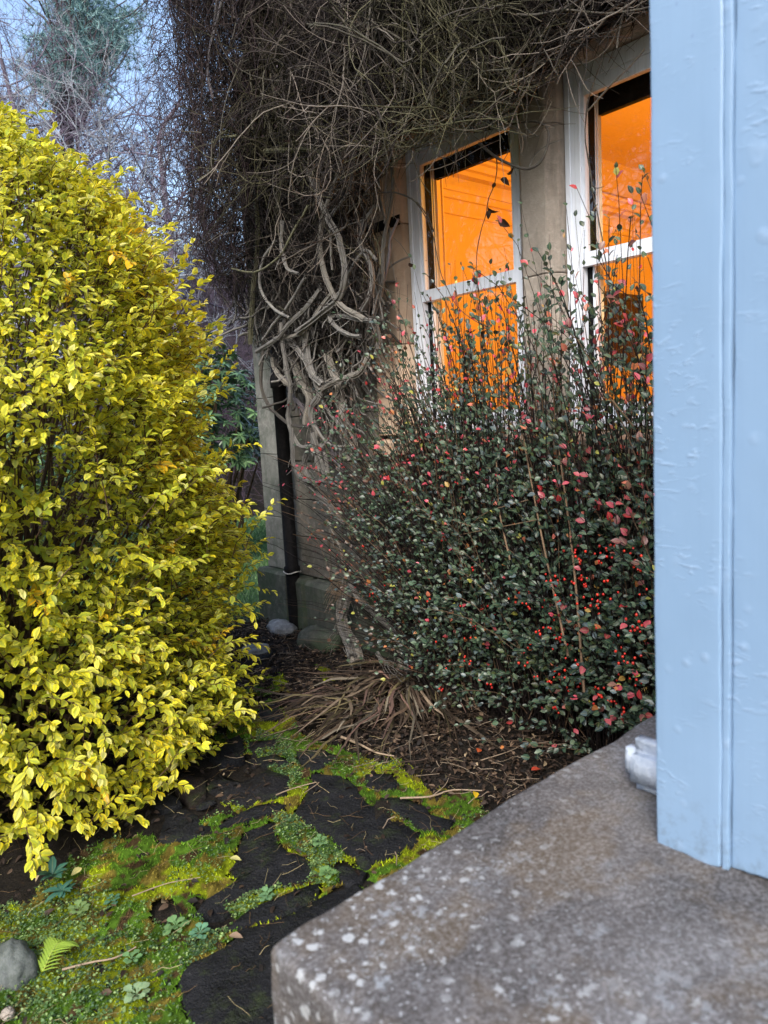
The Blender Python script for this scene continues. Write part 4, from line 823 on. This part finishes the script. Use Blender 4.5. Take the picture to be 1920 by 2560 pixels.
dl = leaf_template([(.2, .22), (.5, .34), (.8, .22)], .7, .6)
for (u, v), sz in (((690, 1060), .05), ((725, 1030), .05), ((660, 1080), .03), ((615, 1225), .055), ((625, 1245), .04), ((680, 1300), .06), ((525, 1960), .05), ((595, 1930), .06), ((600, 1960), .05), ((1500, 1690), .03), ((145, 1560), .04)):
    w = on(c3([(u, v)]), 0, -.115)[0]; B = Bag(); stamp(B, dl, frames(rng.normal(size=(1, 3)) + [[0, 0, -1.2]], rng.normal(size=(1, 3)) + [[-1, 0, 0]]), w[None], np.array([sz]), lin(58, 40, 30)[None]); B.build('dead_leaf', M['dry'], VINE, True)

# ------------------------------------------------------------------ golden variegated shrub
YB = empty('golden_shrub', (-2.35, 3.95, 0), 'big golden yellow shrub with green centred leaves beside the path', 'shrub')
YC = np.array([-2.42, 3.95]); PZ = [-.1, .1, .35, .8, 1.2, 1.6, 2.0, 2.4, 2.8, 3.15, 3.4]; PR = [.98, 1.06, 1.09, 1.17, 1.24, 1.22, 1.14, .98, .74, .22, .02]
def ysurf(z): return np.interp(z, PZ, PR)
n = 6400; z = rng.uniform(.08, 3.22, n * 3); keep = rng.random(n * 3) < (ysurf(z) + .12) / 1.6; z = z[keep]; th = rng.uniform(0, 2 * PI, len(z))
camth = math.atan2(CAM[1] - YC[1], CAM[0] - YC[0]); dth = np.abs((th - camth + PI) % (2 * PI) - PI); keep = rng.random(len(z)) < np.where(dth < 2.0, 1, .3); z, th = z[keep][:n], th[keep][:n]; n = len(z)
dirr = np.stack([np.cos(th), np.sin(th)], 1); tipn = np.column_stack([dirr * 1.5, z]); lump = noise(tipn, 1.7, 101); lump2 = noise(tipn, 4.5, 102)
keep = ~((lump2 < -.5) & (rng.random(n) < .6)); z, th, dirr, lump, lump2 = z[keep], th[keep], dirr[keep], lump[keep], lump2[keep]; n = len(z)
dth = np.abs((th - camth + PI) % (2 * PI) - PI)
R = ysurf(z) * (1 + .08 * np.exp(-(dth / .7) ** 2) * np.clip((1.3 - z) / 1.0, 0, 1)) * (.97 + .13 * lump + .07 * lump2 + .055 * np.sin(6.3 * z + 2.2 * np.cos(th * 2))) + rng.normal(0, .035, n) + (rng.random(n) < .09) * rng.uniform(.05, .24, n)
tip = np.column_stack([YC + dirr * R[:, None], z])
holes = [((110, 1165), 95, 60), ((75, 1320), 80, 45), ((520, 1105), 60, 35), ((250, 700), 40, 20)]; pp = proj(tip); hid = np.zeros(n, bool)
for (hx, hy), a, b_ in holes: hid |= ((pp[:, 0] - hx) / a) ** 2 + ((pp[:, 1] - hy) / b_) ** 2 < 1
hid &= np.linalg.norm(tip[:, :2] - CAM[:2], axis=1) < 3.9
tip = np.where(hid[:, None], tip - np.column_stack([dirr * .38, np.zeros(n)]), tip)
outd = unit(np.column_stack([dirr, .35 + .55 * (z - 1.2) / 2 + rng.normal(0, .25, n)]) + rng.normal(0, .28, (n, 3)))
L = rng.uniform(.18, .34, n); K = 6; s = np.linspace(0, 1, K); base = tip - outd * L[:, None]; base[:, 2] -= .03
path = base[:, None] + (tip - base)[:, None] * s[None, :, None] + np.array([0, 0, 1])[None, None] * (np.sin(s * PI) * .03)[None, :, None] + rng.normal(0, .006, (n, K, 3))
path[:, :, 2] = np.maximum(path[:, :, 2], .03)
YT = Bag(); YT.add(*tubes(path, np.linspace(.0028, .0011, K)[None] * np.ones((n, 1)), 3, np.array([lin(86, 66, 50)]) * rng.uniform(.6, 1.2, (n, 1))))
# inner framework
m = 260; q0 = np.column_stack([YC + rng.normal(0, .16, (m, 2)), np.full(m, 0.0)]); j = rng.integers(0, n, m); s9 = np.linspace(0, 1, 9)
pth = q0[:, None] + (base[j] - q0)[:, None] * s9[None, :, None]; pth[:, :, 2] = q0[:, None, 2] + (base[j, 2] - q0[:, 2])[:, None] * (s9 ** .75)[None]; pth += rng.normal(0, .012, pth.shape)
YT.add(*tubes(pth, np.linspace(.012, .0035, 9)[None] * rng.uniform(.5, 1.3, (m, 1)), 4, np.array([lin(74, 60, 48)]) * rng.uniform(.5, 1.1, (m, 1)))); YT.build('branches', M['twig'], YB)
def leaves_along(path, per, t0, jit=.1, spread=.8, upn=1.0, pairs=True):
    n, K, _ = path.shape; t = np.linspace(t0, 1.0, per)[None] + rng.normal(0, .02, (n, per)); t = np.clip(t, 0, .999) * (K - 1); i = np.floor(t).astype(int); f = (t - i)[..., None]
    ar = np.arange(n)[:, None]; P = path[ar, i] * (1 - f) + path[ar, np.minimum(i + 1, K - 1)] * f; T = unit(path[ar, np.minimum(i + 1, K - 1)] - path[ar, i]); T = T.reshape(-1, 3); P = P.reshape(-1, 3)
    A = unit(np.cross(T, [0, 0, 1.]) + 1e-4); Bn = np.cross(A, T)
    ph = (np.arange(per)[None] * PI + (np.arange(per)[None] // 2) * (PI / 2) * .55 + rng.uniform(0, 2 * PI, (n, 1)) * .3 + rng.normal(0, .35, (n, per))).ravel()
    last = np.tile(np.arange(per) / (per - 1), n)
    X = unit((A * np.cos(ph)[:, None] + Bn * np.sin(ph)[:, None] * .7) * (spread * (1.15 - .6 * last))[:, None] + T * (.45 + .5 * last)[:, None] + rng.normal(0, jit, (len(P), 3)))
    N_ = unit(np.array([0, 0, upn]) + rng.normal(0, .35, (len(P), 3)) + T * .25); return P, X, N_, np.repeat(np.arange(n), per)
per = 13; P, X, N_, own = leaves_along(path, per, .25)
X[:, 2] -= .12; N_ = unit(N_ + np.column_stack([dirr, np.zeros(n)])[own] * .35)
yl = leaf_template([(.1, .14), (.35, .27), (.65, .25), (.87, .12)], .32, .16)
inner = np.tile(np.arange(per) / (per - 1), n)
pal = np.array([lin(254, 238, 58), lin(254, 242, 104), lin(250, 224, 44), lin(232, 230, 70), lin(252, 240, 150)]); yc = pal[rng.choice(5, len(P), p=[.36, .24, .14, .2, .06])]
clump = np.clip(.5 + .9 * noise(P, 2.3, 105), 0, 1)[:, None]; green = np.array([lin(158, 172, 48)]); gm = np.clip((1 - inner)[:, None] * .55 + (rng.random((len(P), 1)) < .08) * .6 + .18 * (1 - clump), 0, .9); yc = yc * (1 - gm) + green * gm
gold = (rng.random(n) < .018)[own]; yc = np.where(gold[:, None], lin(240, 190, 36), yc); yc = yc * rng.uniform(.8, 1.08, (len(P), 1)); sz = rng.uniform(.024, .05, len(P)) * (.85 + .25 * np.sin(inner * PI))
M3 = frames(X, N_); pj = proj(P); show = (pj[:, 0] > -10) & (pj[:, 0] < 760) & (pj[:, 1] > 250) & (pj[:, 1] < 2200) & (inner > .4)
score = np.where(show, sz / pj[:, 2], 0); big = np.argsort(-score)[:300]; rest = np.ones(len(P), bool); rest[big] = False
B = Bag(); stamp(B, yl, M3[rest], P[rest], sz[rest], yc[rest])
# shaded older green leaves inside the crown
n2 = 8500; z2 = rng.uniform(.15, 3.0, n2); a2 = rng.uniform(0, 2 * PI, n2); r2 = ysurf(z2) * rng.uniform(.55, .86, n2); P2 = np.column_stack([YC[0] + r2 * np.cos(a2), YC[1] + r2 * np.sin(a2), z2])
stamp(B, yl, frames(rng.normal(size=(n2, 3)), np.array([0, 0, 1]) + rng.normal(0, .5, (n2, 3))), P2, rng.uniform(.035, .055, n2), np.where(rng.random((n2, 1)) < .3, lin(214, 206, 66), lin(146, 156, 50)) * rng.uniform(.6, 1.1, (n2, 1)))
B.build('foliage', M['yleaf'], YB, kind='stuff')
def leaf_objects(name, tpl, M3, P, S, C, mat, root, nvar=14):
    var = []
    order = np.argsort(C[:, 1]); groups = np.array_split(order, nvar)
    inv = Matrix.Translation(-Vector(root.location))
    for g in groups:
        if not len(g): continue
        B = Bag(); stamp(B, tpl, np.eye(3)[None], np.zeros((1, 3)), np.ones(1), C[g].mean(0)[None]); me = B.mesh(name, mat, True)
        for i in g:
            o = link(bpy.data.objects.new(name, me)); o.parent = root; o.matrix_parent_inverse = inv
            m = M3[i] * S[i]; o.matrix_basis = Matrix([[m[0][0], m[0][1], m[0][2], P[i][0]], [m[1][0], m[1][1], m[1][2], P[i][1]], [m[2][0], m[2][1], m[2][2], P[i][2]], [0, 0, 0, 1]])
leaf_objects('leaf', yl, M3[big], P[big], sz[big], yc[big], M['yleaf'], YB, 20)

# ------------------------------------------------------------------ berry shrub under the windows
CB = empty('berry_shrub', (-.35, 2.6, 0), 'dark green shrub with red berries and pink autumn leaves under the windows', 'shrub')
def arch(n, y0, y1, h0, h1, xo, up, K=9):
    by = rng.uniform(y0, y1, n); by = np.where(by > 2.9, 2.9 - (by - 2.9) * .4, by); b0 = np.column_stack([rng.uniform(-.42, -.16, n), by, np.zeros(n)]); h = rng.uniform(h0, h1, n); out = rng.uniform(*xo, n); sy = rng.normal(0, .36, n) + np.clip(by - 2.3, 0, 1) * rng.uniform(0, 1.25, n); s = np.linspace(0, 1, K)
    rise = np.minimum(1, s * up) if False else (1 - (1 - s) ** 1.5)
    P = b0[:, None] + np.stack([-out[:, None] * s ** 1.6, sy[:, None] * s, h[:, None] * rise], -1); P += np.cumsum(rng.normal(0, .006, P.shape), 1); P[:, :, 0] = np.minimum(P[:, :, 0], -.05); P[:, :, 2] = np.maximum(P[:, :, 2], .03); return P
def top_of(y): return np.interp(y, [1.0, 1.5, 1.8, 2.2, 2.6, 3.1, 3.6, 3.95], [2.5, 2.42, 2.22, 2.05, 2.0, 1.92, 1.6, 1.2])
n = 1700; A1 = arch(n, 1.0, 3.72, .35, 2.5, (-.05, .50), 1); hmax = top_of(A1[:, -1, 1]); k = np.minimum(1, hmax * (1.14 - .62 * rng.random(n) ** 1.15) / np.maximum(A1[:, -1, 2], .1)); A1[:, :, 2] *= k[:, None]
# low, forward arching front branches
A2 = arch(260, 1.0, 3.55, .15, .85, (.15, .62), 1)
# upright wands in front of the glass
n3 = 185; y3 = rng.uniform(1.35, 3.3, n3); hz = np.interp(y3, [1.3, 1.8, 2.2, 2.6, 3.0, 3.3, 3.6], [2.35, 2.42, 2.38, 2.28, 2.36, 2.12, 1.9]) * rng.uniform(.70, 1.05, n3); s = np.linspace(0, 1, 10)
A3 = np.column_stack([rng.uniform(-.42, -.14, n3), y3, rng.uniform(.7, 1.2, n3)])[:, None] + np.zeros((1, 10, 1)); A3[:, :, 2] += (hz - A3[:, 0, 2])[:, None] * s; A3[:, :, 1] += (rng.normal(0, .16, n3))[:, None] * s; A3[:, :, 0] += (rng.normal(0, .10, n3))[:, None] * s ** 2; A3 += np.cumsum(rng.normal(0, .004, A3.shape), 1); A3[:, :, 0] = np.minimum(A3[:, :, 0], -.06)
# thin stray sprays reaching left over the trunk
n4 = 26; A4 = np.column_stack([rng.uniform(-.5, -.25, n4), rng.uniform(3.3, 3.7, n4), rng.uniform(.5, 1.4, n4)])[:, None] + np.zeros((1, 9, 1)); s = np.linspace(0, 1, 9); A4[:, :, 1] += (rng.uniform(.2, .75, n4))[:, None] * s; A4[:, :, 2] += (rng.uniform(.1, .7, n4))[:, None] * np.sin(s * 2.0); A4 += np.cumsum(rng.normal(0, .004, A4.shape), 1); A4[:, :, 0] = np.minimum(A4[:, :, 0], -.1)
ST = Bag(); Cs = []; Ps = []; Xs = []; Ns = []; Is = []; Wn = []
for A, r0, per, t0, kind in ((A1, .0042, 18, .30, 0), (A2, .0032, 15, .30, 0), (A3, .0030, 20, .05, 1), (A4, .0020, 9, .45, 2)):
    nn, K, _ = A.shape; rr = np.linspace(1, .35, K)[None] * r0 * rng.uniform(.6, 1.3, (nn, 1)); cc = np.where(rng.random((nn, 1)) < .12, lin(112, 92, 74), lin(36, 29, 28)) * rng.uniform(.6, 1.15, (nn, 1))
    if kind == 1:                                                     # each wand is a part
        for i in range(nn): B = Bag(); B.add(*tubes(A[i:i+1], rr[i:i+1], 4, cc[i:i+1] * .8)); B.build('wand', M['twig'], CB, True)
    else: ST.add(*tubes(A, rr, 3, cc))
    P, X, N_, own = leaves_along(A, per, t0, .12, .95, .8); drop = rng.random(len(P)) < (.34 * np.clip((P[:, 2] - 1.3) / .4, 0, 1) + .12 if kind == 1 else (.35 if kind == 2 else .05)); P, X, N_, own = P[~drop], X[~drop], N_[~drop], own[~drop]
    Ps.append(P); Xs.append(X); Ns.append(unit(N_ + [-.75, -.55, .0])); pk = {0: .014, 1: .13, 2: .7}[kind] + .05 * (P[:, 2] > 1.15)
    r = rng.random(len(P)); red = np.array([lin(214, 84, 104), lin(198, 56, 66), lin(216, 122, 110), lin(150, 44, 66)])[rng.choice(4, len(P), p=[.4, .3, .2, .1])]; yel = np.array([lin(176, 176, 84)]); org = np.array([lin(196, 122, 70)])
    gr = np.array([lin(62, 88, 70), lin(84, 110, 86), lin(50, 70, 60), lin(108, 128, 104), lin(92, 110, 112), lin(70, 84, 50)])[rng.choice(6, len(P), p=[.3, .22, .2, .1, .1, .08])]
    brn = np.array([lin(104, 72, 58)]); lf = (noise(P, 3, 111) > .15) & (P[:, 1] > 2.9) & (rng.random(len(P)) < .45)
    c = np.where((r < pk)[:, None], red, gr); c = np.where(((r > pk) & (r < pk + .012))[:, None], yel, c); c = np.where(((r > pk + .012) & (r < pk + .022))[:, None], org, c); c = np.where((lf & (r > pk + .05))[:, None], brn, c)
    dk = np.where((c[:, :1] > .3), .9, .68); Cs.append(c * dk * rng.uniform(.6, 1.25, (len(P), 1))); Is.append(np.full(len(P), kind))
P, X, N_, C = (np.concatenate(a) for a in (Ps, Xs, Ns, Cs)); X[:, 2] -= .1
K_ = np.concatenate(Is); ok = (P[:, 0] < -.03) & (P[:, 1] > .93) & ((P[:, 0] > -.98)) & ((P[:, 1] < np.interp(P[:, 2], [.1, .3, .55, .9, 1.3, 1.8], [2.75, 3.0, 3.3, 3.5, 3.62, 3.5]) + rng.normal(0, .06, len(P))) | (K_ == 2)); P, X, N_, C = P[ok], X[ok], N_[ok], C[ok]
sz = rng.uniform(.017, .034, len(P)) * np.interp(P[:, 1], [1.2, 2.2, 3.6], [1.25, 1.1, .82]); cl = leaf_template([(.12, .18), (.38, .33), (.66, .28), (.87, .13)], .3, .2); M3 = frames(X, N_)
pj = proj(P); show = (pj[:, 0] < 1615) & (pj[:, 0] > 800) & (P[:, 0] < -.35); score = np.where(show, sz / pj[:, 2] * (1 + .6 * (C[:, 0] > .35)), 0); big = np.argsort(-score)[:300]; rest = np.ones(len(P), bool); rest[big] = False
B = Bag(); stamp(B, cl, M3[rest], P[rest], sz[rest], C[rest]); B.build('foliage', M['cleaf'], CB, kind='stuff')
ST.build('branches', M['twig'], CB)
leaf_objects('leaf', cl, M3[big], P[big], sz[big], C[big], M['cleaf'], CB, 24)
for a, b_, r in (((1395, 1105), (1460, 1730), .007), ((1300, 1050), (1420, 1640), .006), ((1240, 1120), (1275, 1400), .005), ((1600, 1180), (1530, 1000), .004), ((1130, 1340), (1340, 1300), .003), ((1160, 1330), (1320, 1250), .003)):
    w = np.vstack([on([b_], 0, -.62), on([a], 0, -.5)]); Pq = smooth_path([w[0], (w[0] + w[1]) / 2 + rng.normal(0, .02, 3), w[1]], 9)[None]; B = Bag(); B.add(*tubes(Pq, np.linspace(r, r * .6, 9)[None], 5, np.array([lin(118, 98, 78)]))); B.build('branch', M['twig'], CB, True)
bm = bmesh.new(); bmesh.ops.create_icosphere(bm, subdivisions=2, radius=1)
for f in bm.faces: f.smooth = True
me = bpy.data.meshes.new('berry'); bm.to_mesh(me); bm.free(); me.materials.append(M['berry']); inv = Matrix.Translation(-Vector(CB.location)); nb_ = 0
bz = []
while nb_ < 270:
    f = rng.random()
    if f < .74: px_ = (rng.uniform(1330, 1610), rng.uniform(1360, 1790))
    elif f < .9: px_ = (rng.uniform(1080, 1400), rng.uniform(1480, 1720))
    else: px_ = (rng.uniform(900, 1300), rng.uniform(1300, 1560))
    c0 = on([px_], 0, rng.uniform(-.72, -.48))[0]
    if c0[2] < .12: continue
    for k in range(int(rng.integers(1, 5))):
        o = link(bpy.data.objects.new('berry', me)); o.parent = CB; o.matrix_parent_inverse = inv; p_ = c0 + rng.normal(0, .013, 3); s_ = rng.uniform(.0042, .006); o.matrix_basis = Matrix.Translation(Vector(p_)) @ Matrix.Diagonal((s_, s_, s_ * 1.15, 1)); nb_ += 1

# ------------------------------------------------------------------ rhododendron beyond the corner
def rhodo(c, rad, h, n, label):
    root = empty('rhododendron_bush', (c[0], c[1], 0), label, 'bush', 'evergreen bushes behind the house corner'); tpl = leaf_template([(.15, .07), (.45, .14), (.8, .11)], .25, .35); th = rng.uniform(0, 2 * PI, n); v = rng.uniform(-.1, 1, n); ph = np.arccos(np.clip(v, -1, 1)); r = rng.uniform(.72, 1.02, n)
    D = np.stack([np.sin(ph) * np.cos(th), np.sin(ph) * np.sin(th), np.cos(ph)], 1); r *= 1 + .16 * noise(D, 2.5, 121); T = np.array(c) + D * np.array([rad, rad, h / 2])[None] * r[:, None]; T[:, 2] += h / 2 - c[2] * 0
    k = 9; a = np.arange(k) * 2 * PI / k; up = unit(D * .8 + [0, 0, .8] + rng.normal(0, .25, (n, 3))); A = unit(np.cross(up, [.3, .8, .1])); Bn = np.cross(up, A)
    X = (A[:, None] * np.cos(a)[None, :, None] + Bn[:, None] * np.sin(a)[None, :, None] + up[:, None] * rng.uniform(-.2, .5, (n, k, 1))).reshape(-1, 3); N_ = np.repeat(up, k, 0); P = np.repeat(T, k, 0)
    B = Bag(); stamp(B, tpl, frames(X, N_), P, rng.uniform(.07, .13, n * k), np.where(rng.random((n * k, 1)) < .25, lin(112, 150, 100), lin(58, 90, 58)) * rng.uniform(.5, 1.1, (n * k, 1))); B.build('foliage', M['rleaf'], root, kind='stuff')
    b0 = np.column_stack([c[0] + rng.normal(0, .2, 40), c[1] + rng.normal(0, .2, 40), np.zeros(40)]); j = rng.integers(0, n, 40); s = np.linspace(0, 1, 6); B = Bag(); B.add(*tubes(b0[:, None] + (T[j] - b0)[:, None] * s[None, :, None], np.linspace(.025, .006, 6)[None] * np.ones((40, 1)), 4, np.array([lin(80, 66, 52)]) * np.ones((40, 1)))); B.build('branches', M['twig'], root)
rhodo((.55, 7.4, 0.05), .85, 2.55, 520, 'dark leathery evergreen bush just behind the house corner')
rhodo((-1.0, 9.2, 0.1), 1.2, 1.9, 420, 'lower evergreen bush farther back behind the golden shrub')

# ------------------------------------------------------------------ trees beyond the garden
def limb_tree(name, base, height, col, seed, label, levels=5, spread=.6, r0=None, leader=.75, group='bare winter trees beyond the garden', twig=.0042):
    g = np.random.default_rng(seed); root = empty(name, base, label, 'tree', group); r0 = r0 or height * .016; segs = {}
    def add(K, P, R): segs.setdefault(K, ([], [])); segs[K][0].append(P); segs[K][1].append(R)
    trunk_p = np.array([[0, 0, -.3]] + [[g.normal(0, .02) * height * s, g.normal(0, .02) * height * s, height * leader * s] for s in np.linspace(.12, 1, 9)]) + base
    tr = smooth_path(trunk_p, 16); B = Bag(); B.add(*tubes(tr[None], np.linspace(r0, r0 * .3, 16)[None], 8, col[None])); B.build('trunk', M['tree'], root, True)
    Bc = Bag(); cur = [(tr[i], unit(np.array([g.normal(), g.normal(), g.uniform(.2, 1.0)])), height * g.uniform(.26, .42) * (1.15 - .6 * i / 15), r0 * .45 * (1 - i / 20)) for i in list(range(4, 16)) * 2]
    for lv in range(levels):
        Ps, Rs, nxt = [], [], []
        for p0, d, L, r in cur:
            P = [p0]; dd = d; k = 6
            for i in range(k - 1): dd = unit(dd + g.normal(0, .16, 3) + [0, 0, .05]); P.append(P[-1] + dd * L / (k - 1))
            P = np.array(P); Ps.append(P); Rs.append(np.linspace(r, max(r * .45, twig * .6), k))
            if lv < levels - 1:
                for c in range(4 if lv < 2 else 3): i = g.integers(2, k); nxt.append((P[i], unit(unit(P[i] - P[i-1]) + g.normal(0, spread, 3)), L * g.uniform(.45, .7), max(r * .5, twig)))
        Bc.add(*tubes(np.array(Ps), np.array(Rs), 4 if lv < 2 else 3, np.tile(col, (len(Ps), 1)) * g.uniform(.7, 1.2, (len(Ps), 1)))); cur = nxt
        if len(cur) > 1500: cur = [cur[i] for i in g.choice(len(cur), 1500, False)]
    Bc.build('crown', M['tree'], root, kind='stuff'); return root
def gpos(px_, dist): 
    p_ = on([(px_, 1080)], 1, dist)[0]; return np.array([p_[0], p_[1], float(hill_z(p_[None, :2])[0]) if p_[1] > 9 else 0.0])
bark1, bark2, bark3 = lin(128, 126, 138), lin(98, 90, 104), lin(140, 144, 152)
for i, (x, d, h, c, lab, lv, gr) in enumerate([
    (335, 12, 6.6, bark3, 'grey lichen covered bare tree with a forked trunk left of the creeper', 5, None),
    (470, 17, 8.5, bark2, 'tall bare tree rising right behind the creeper edge', 5, None),
    (120, 19, 9.5, bark2, 'purple grey bare tree just left of the pine', 5, None),
    (-60, 23, 12.0, bark1, 'big pale bare tree at the top left corner', 5, None),
    (560, 24, 8.0, bark2, 'dark bare tree low on the bank by the house corner', 5, None),
    (230, 26, 9.0, bark2, 'twiggy bare tree directly below the pine crown', 5, None)]):
    limb_tree('bare_tree', gpos(x, d), h, c, 200 + i, lab, lv)
# trees on the garden side, seen mirrored in the window glass
limb_tree('bare_tree', np.array([-9.0, 8.5, 0]), 9.5, lin(92, 84, 80), 300, 'bare garden tree mirrored in the near window', 5)
limb_tree('bare_tree', np.array([-13.0, 5.0, 0]), 11, lin(92, 84, 80), 301, 'taller bare garden tree mirrored in the far window', 5)
pb = gpos(175, 22); PINE = empty('pine_tree', pb, 'blue green pine with a ragged open crown at the top left', 'tree')
top = on([(175, -260)], 1, 22)[0]; tr = smooth_path([pb - [0, 0, .3], pb * .6 + top * .4 + [.15, 0, 0], top], 14); B = Bag(); B.add(*tubes(tr[None], np.linspace(.22, .05, 14)[None], 8, lin(88, 76, 76)[None])); B.build('trunk', M['tree'], PINE, True)
TB = Bag(); NB = Bag(); bl = []
tips = []
for cx, cy, rx, ry, k in [(150, 190, 70, 30, 26), (205, 175, 60, 40, 26), (120, 150, 45, 30, 16), (255, 70, 60, 45, 26), (190, 60, 60, 50, 30), (300, 110, 36, 40, 14), (190, -60, 110, 70, 40), (240, 215, 30, 26, 10), (215, 120, 70, 40, 24), (330, 40, 40, 30, 10), (130, 90, 36, 30, 8)]:
    px = np.column_stack([cx + rng.normal(0, rx * .55, k), cy + rng.normal(0, ry * .6, k)]); tips.append(on(px, 1, 22 + rng.normal(0, 1.1, k)))
tips = np.concatenate(tips); t_i = np.clip(((tips[:, 2] - tr[0, 2]) / (tr[-1, 2] - tr[0, 2]) - .06) * 13, 2, 13).astype(int); b0 = tr[t_i]; s = np.linspace(0, 1, 7)
pth = b0[:, None] + (tips - b0)[:, None] * s[None, :, None]; pth[:, :, 2] -= np.sin(s * PI)[None] * .25; pth += rng.normal(0, .05, pth.shape); TB.add(*tubes(pth, np.linspace(.05, .015, 7)[None] * np.ones((len(tips), 1)), 4, lin(82, 74, 76)[None] * np.ones((len(tips), 1)))); TB.build('limbs', M['tree'], PINE)
nn = 80; cen = np.repeat(tips, nn // 10, 0) + rng.normal(0, .28, (len(tips) * (nn // 10), 3)); kk = 16; D = unit(rng.normal(size=(len(cen), kk, 3)) + [0, 0, .5]); Pn = np.repeat(cen, kk, 0); D = D.reshape(-1, 3); ln = rng.uniform(.14, .28, len(Pn)); S_ = unit(np.cross(D, rng.normal(size=D.shape))) * .010
V = np.stack([Pn - S_, Pn + S_, Pn + D * ln[:, None]], 1).reshape(-1, 3); NB.add(V, [np.arange(len(V)).reshape(-1, 3)], np.repeat(np.where(rng.random((len(Pn), 1)) < .4, lin(140, 172, 172), lin(92, 128, 130)) * rng.uniform(.6, 1.1, (len(Pn), 1)), 3, 0)); NB.build('crown', M['needle'], PINE, kind='stuff')
# brushwood on the bank
B = Bag(); n = 6500; P0 = np.column_stack([rng.uniform(-6, 18, n), rng.uniform(10, 34, n)]); P0 = np.column_stack([P0, hill_z(P0)]); cur = unit(rng.normal(0, .5, (n, 3)) + [0, 0, 1]); P = [P0]; st = rng.uniform(.12, .55, (n, 1))
for k in range(6): cur = unit(cur + rng.normal(0, .32, (n, 3))); P.append(P[-1] + cur * st)
P = np.stack(P, 1); B.add(*tubes(P, np.linspace(1, .35, 7)[None] * rng.uniform(.004, .010, (n, 1)), 3, np.where(rng.random((n, 1)) < .5, lin(88, 74, 86), lin(104, 98, 110)) * rng.uniform(.5, 1.1, (n, 1))))
c = P[:, 3:].reshape(-1, 3); c = np.repeat(c, 3, 0); d = unit(rng.normal(size=c.shape) + [0, 0, .3]); e = np.stack([c, c + d * .16 + rng.normal(0, .02, c.shape), c + d * rng.uniform(.25, .5, (len(c), 1))], 1); B.add(*tubes(e, np.tile([.004, .003, .002], (len(c), 1)), 3, np.array([lin(96, 84, 94)]) * rng.uniform(.5, 1.1, (len(c), 1))))
B.build('brushwood', M['tree'], None, kind='stuff', label='purplish brushwood and saplings covering the bank behind the garden')


# added hedge out of view, keeps bright horizon sky out of the pane reflections
HG = empty('reflection_hedge', (-14, 8, 0), 'added tall evergreen hedge out of view, darkening the pane reflections', 'hedge')
HBx = Bag(); V, fs = rounded_box(-15.2, -13.2, -8, 26, -.1, 4.6, .5, .5); V = V + np.stack([noise(V, .9, 401), noise(V, .9, 402), noise(V, .7, 403)], 1) * .22; HBx.add(V, fs, lin(46, 58, 40)); HBx.build('hedge_body', M['tree'], HG)
n = 9000; z = rng.uniform(.1, 4.8, n); P = np.column_stack([np.full(n, -13.2) + rng.normal(0, .16, n), rng.uniform(-8, 26, n), z]); top_ = rng.random(n) < .25; P[top_, 2] = 4.6 + rng.normal(0, .15, top_.sum()); P[top_, 0] = rng.uniform(-15, -13.2, top_.sum())
B = Bag(); stamp(B, small, frames(rng.normal(size=(n, 3)), np.array([1, 0, .6]) + rng.normal(0, .5, (n, 3))), P, rng.uniform(.1, .22, n), lin(60, 80, 50) * rng.uniform(.4, 1.2, (n, 1))); B.build('foliage', M['rleaf'], HG, kind='stuff')
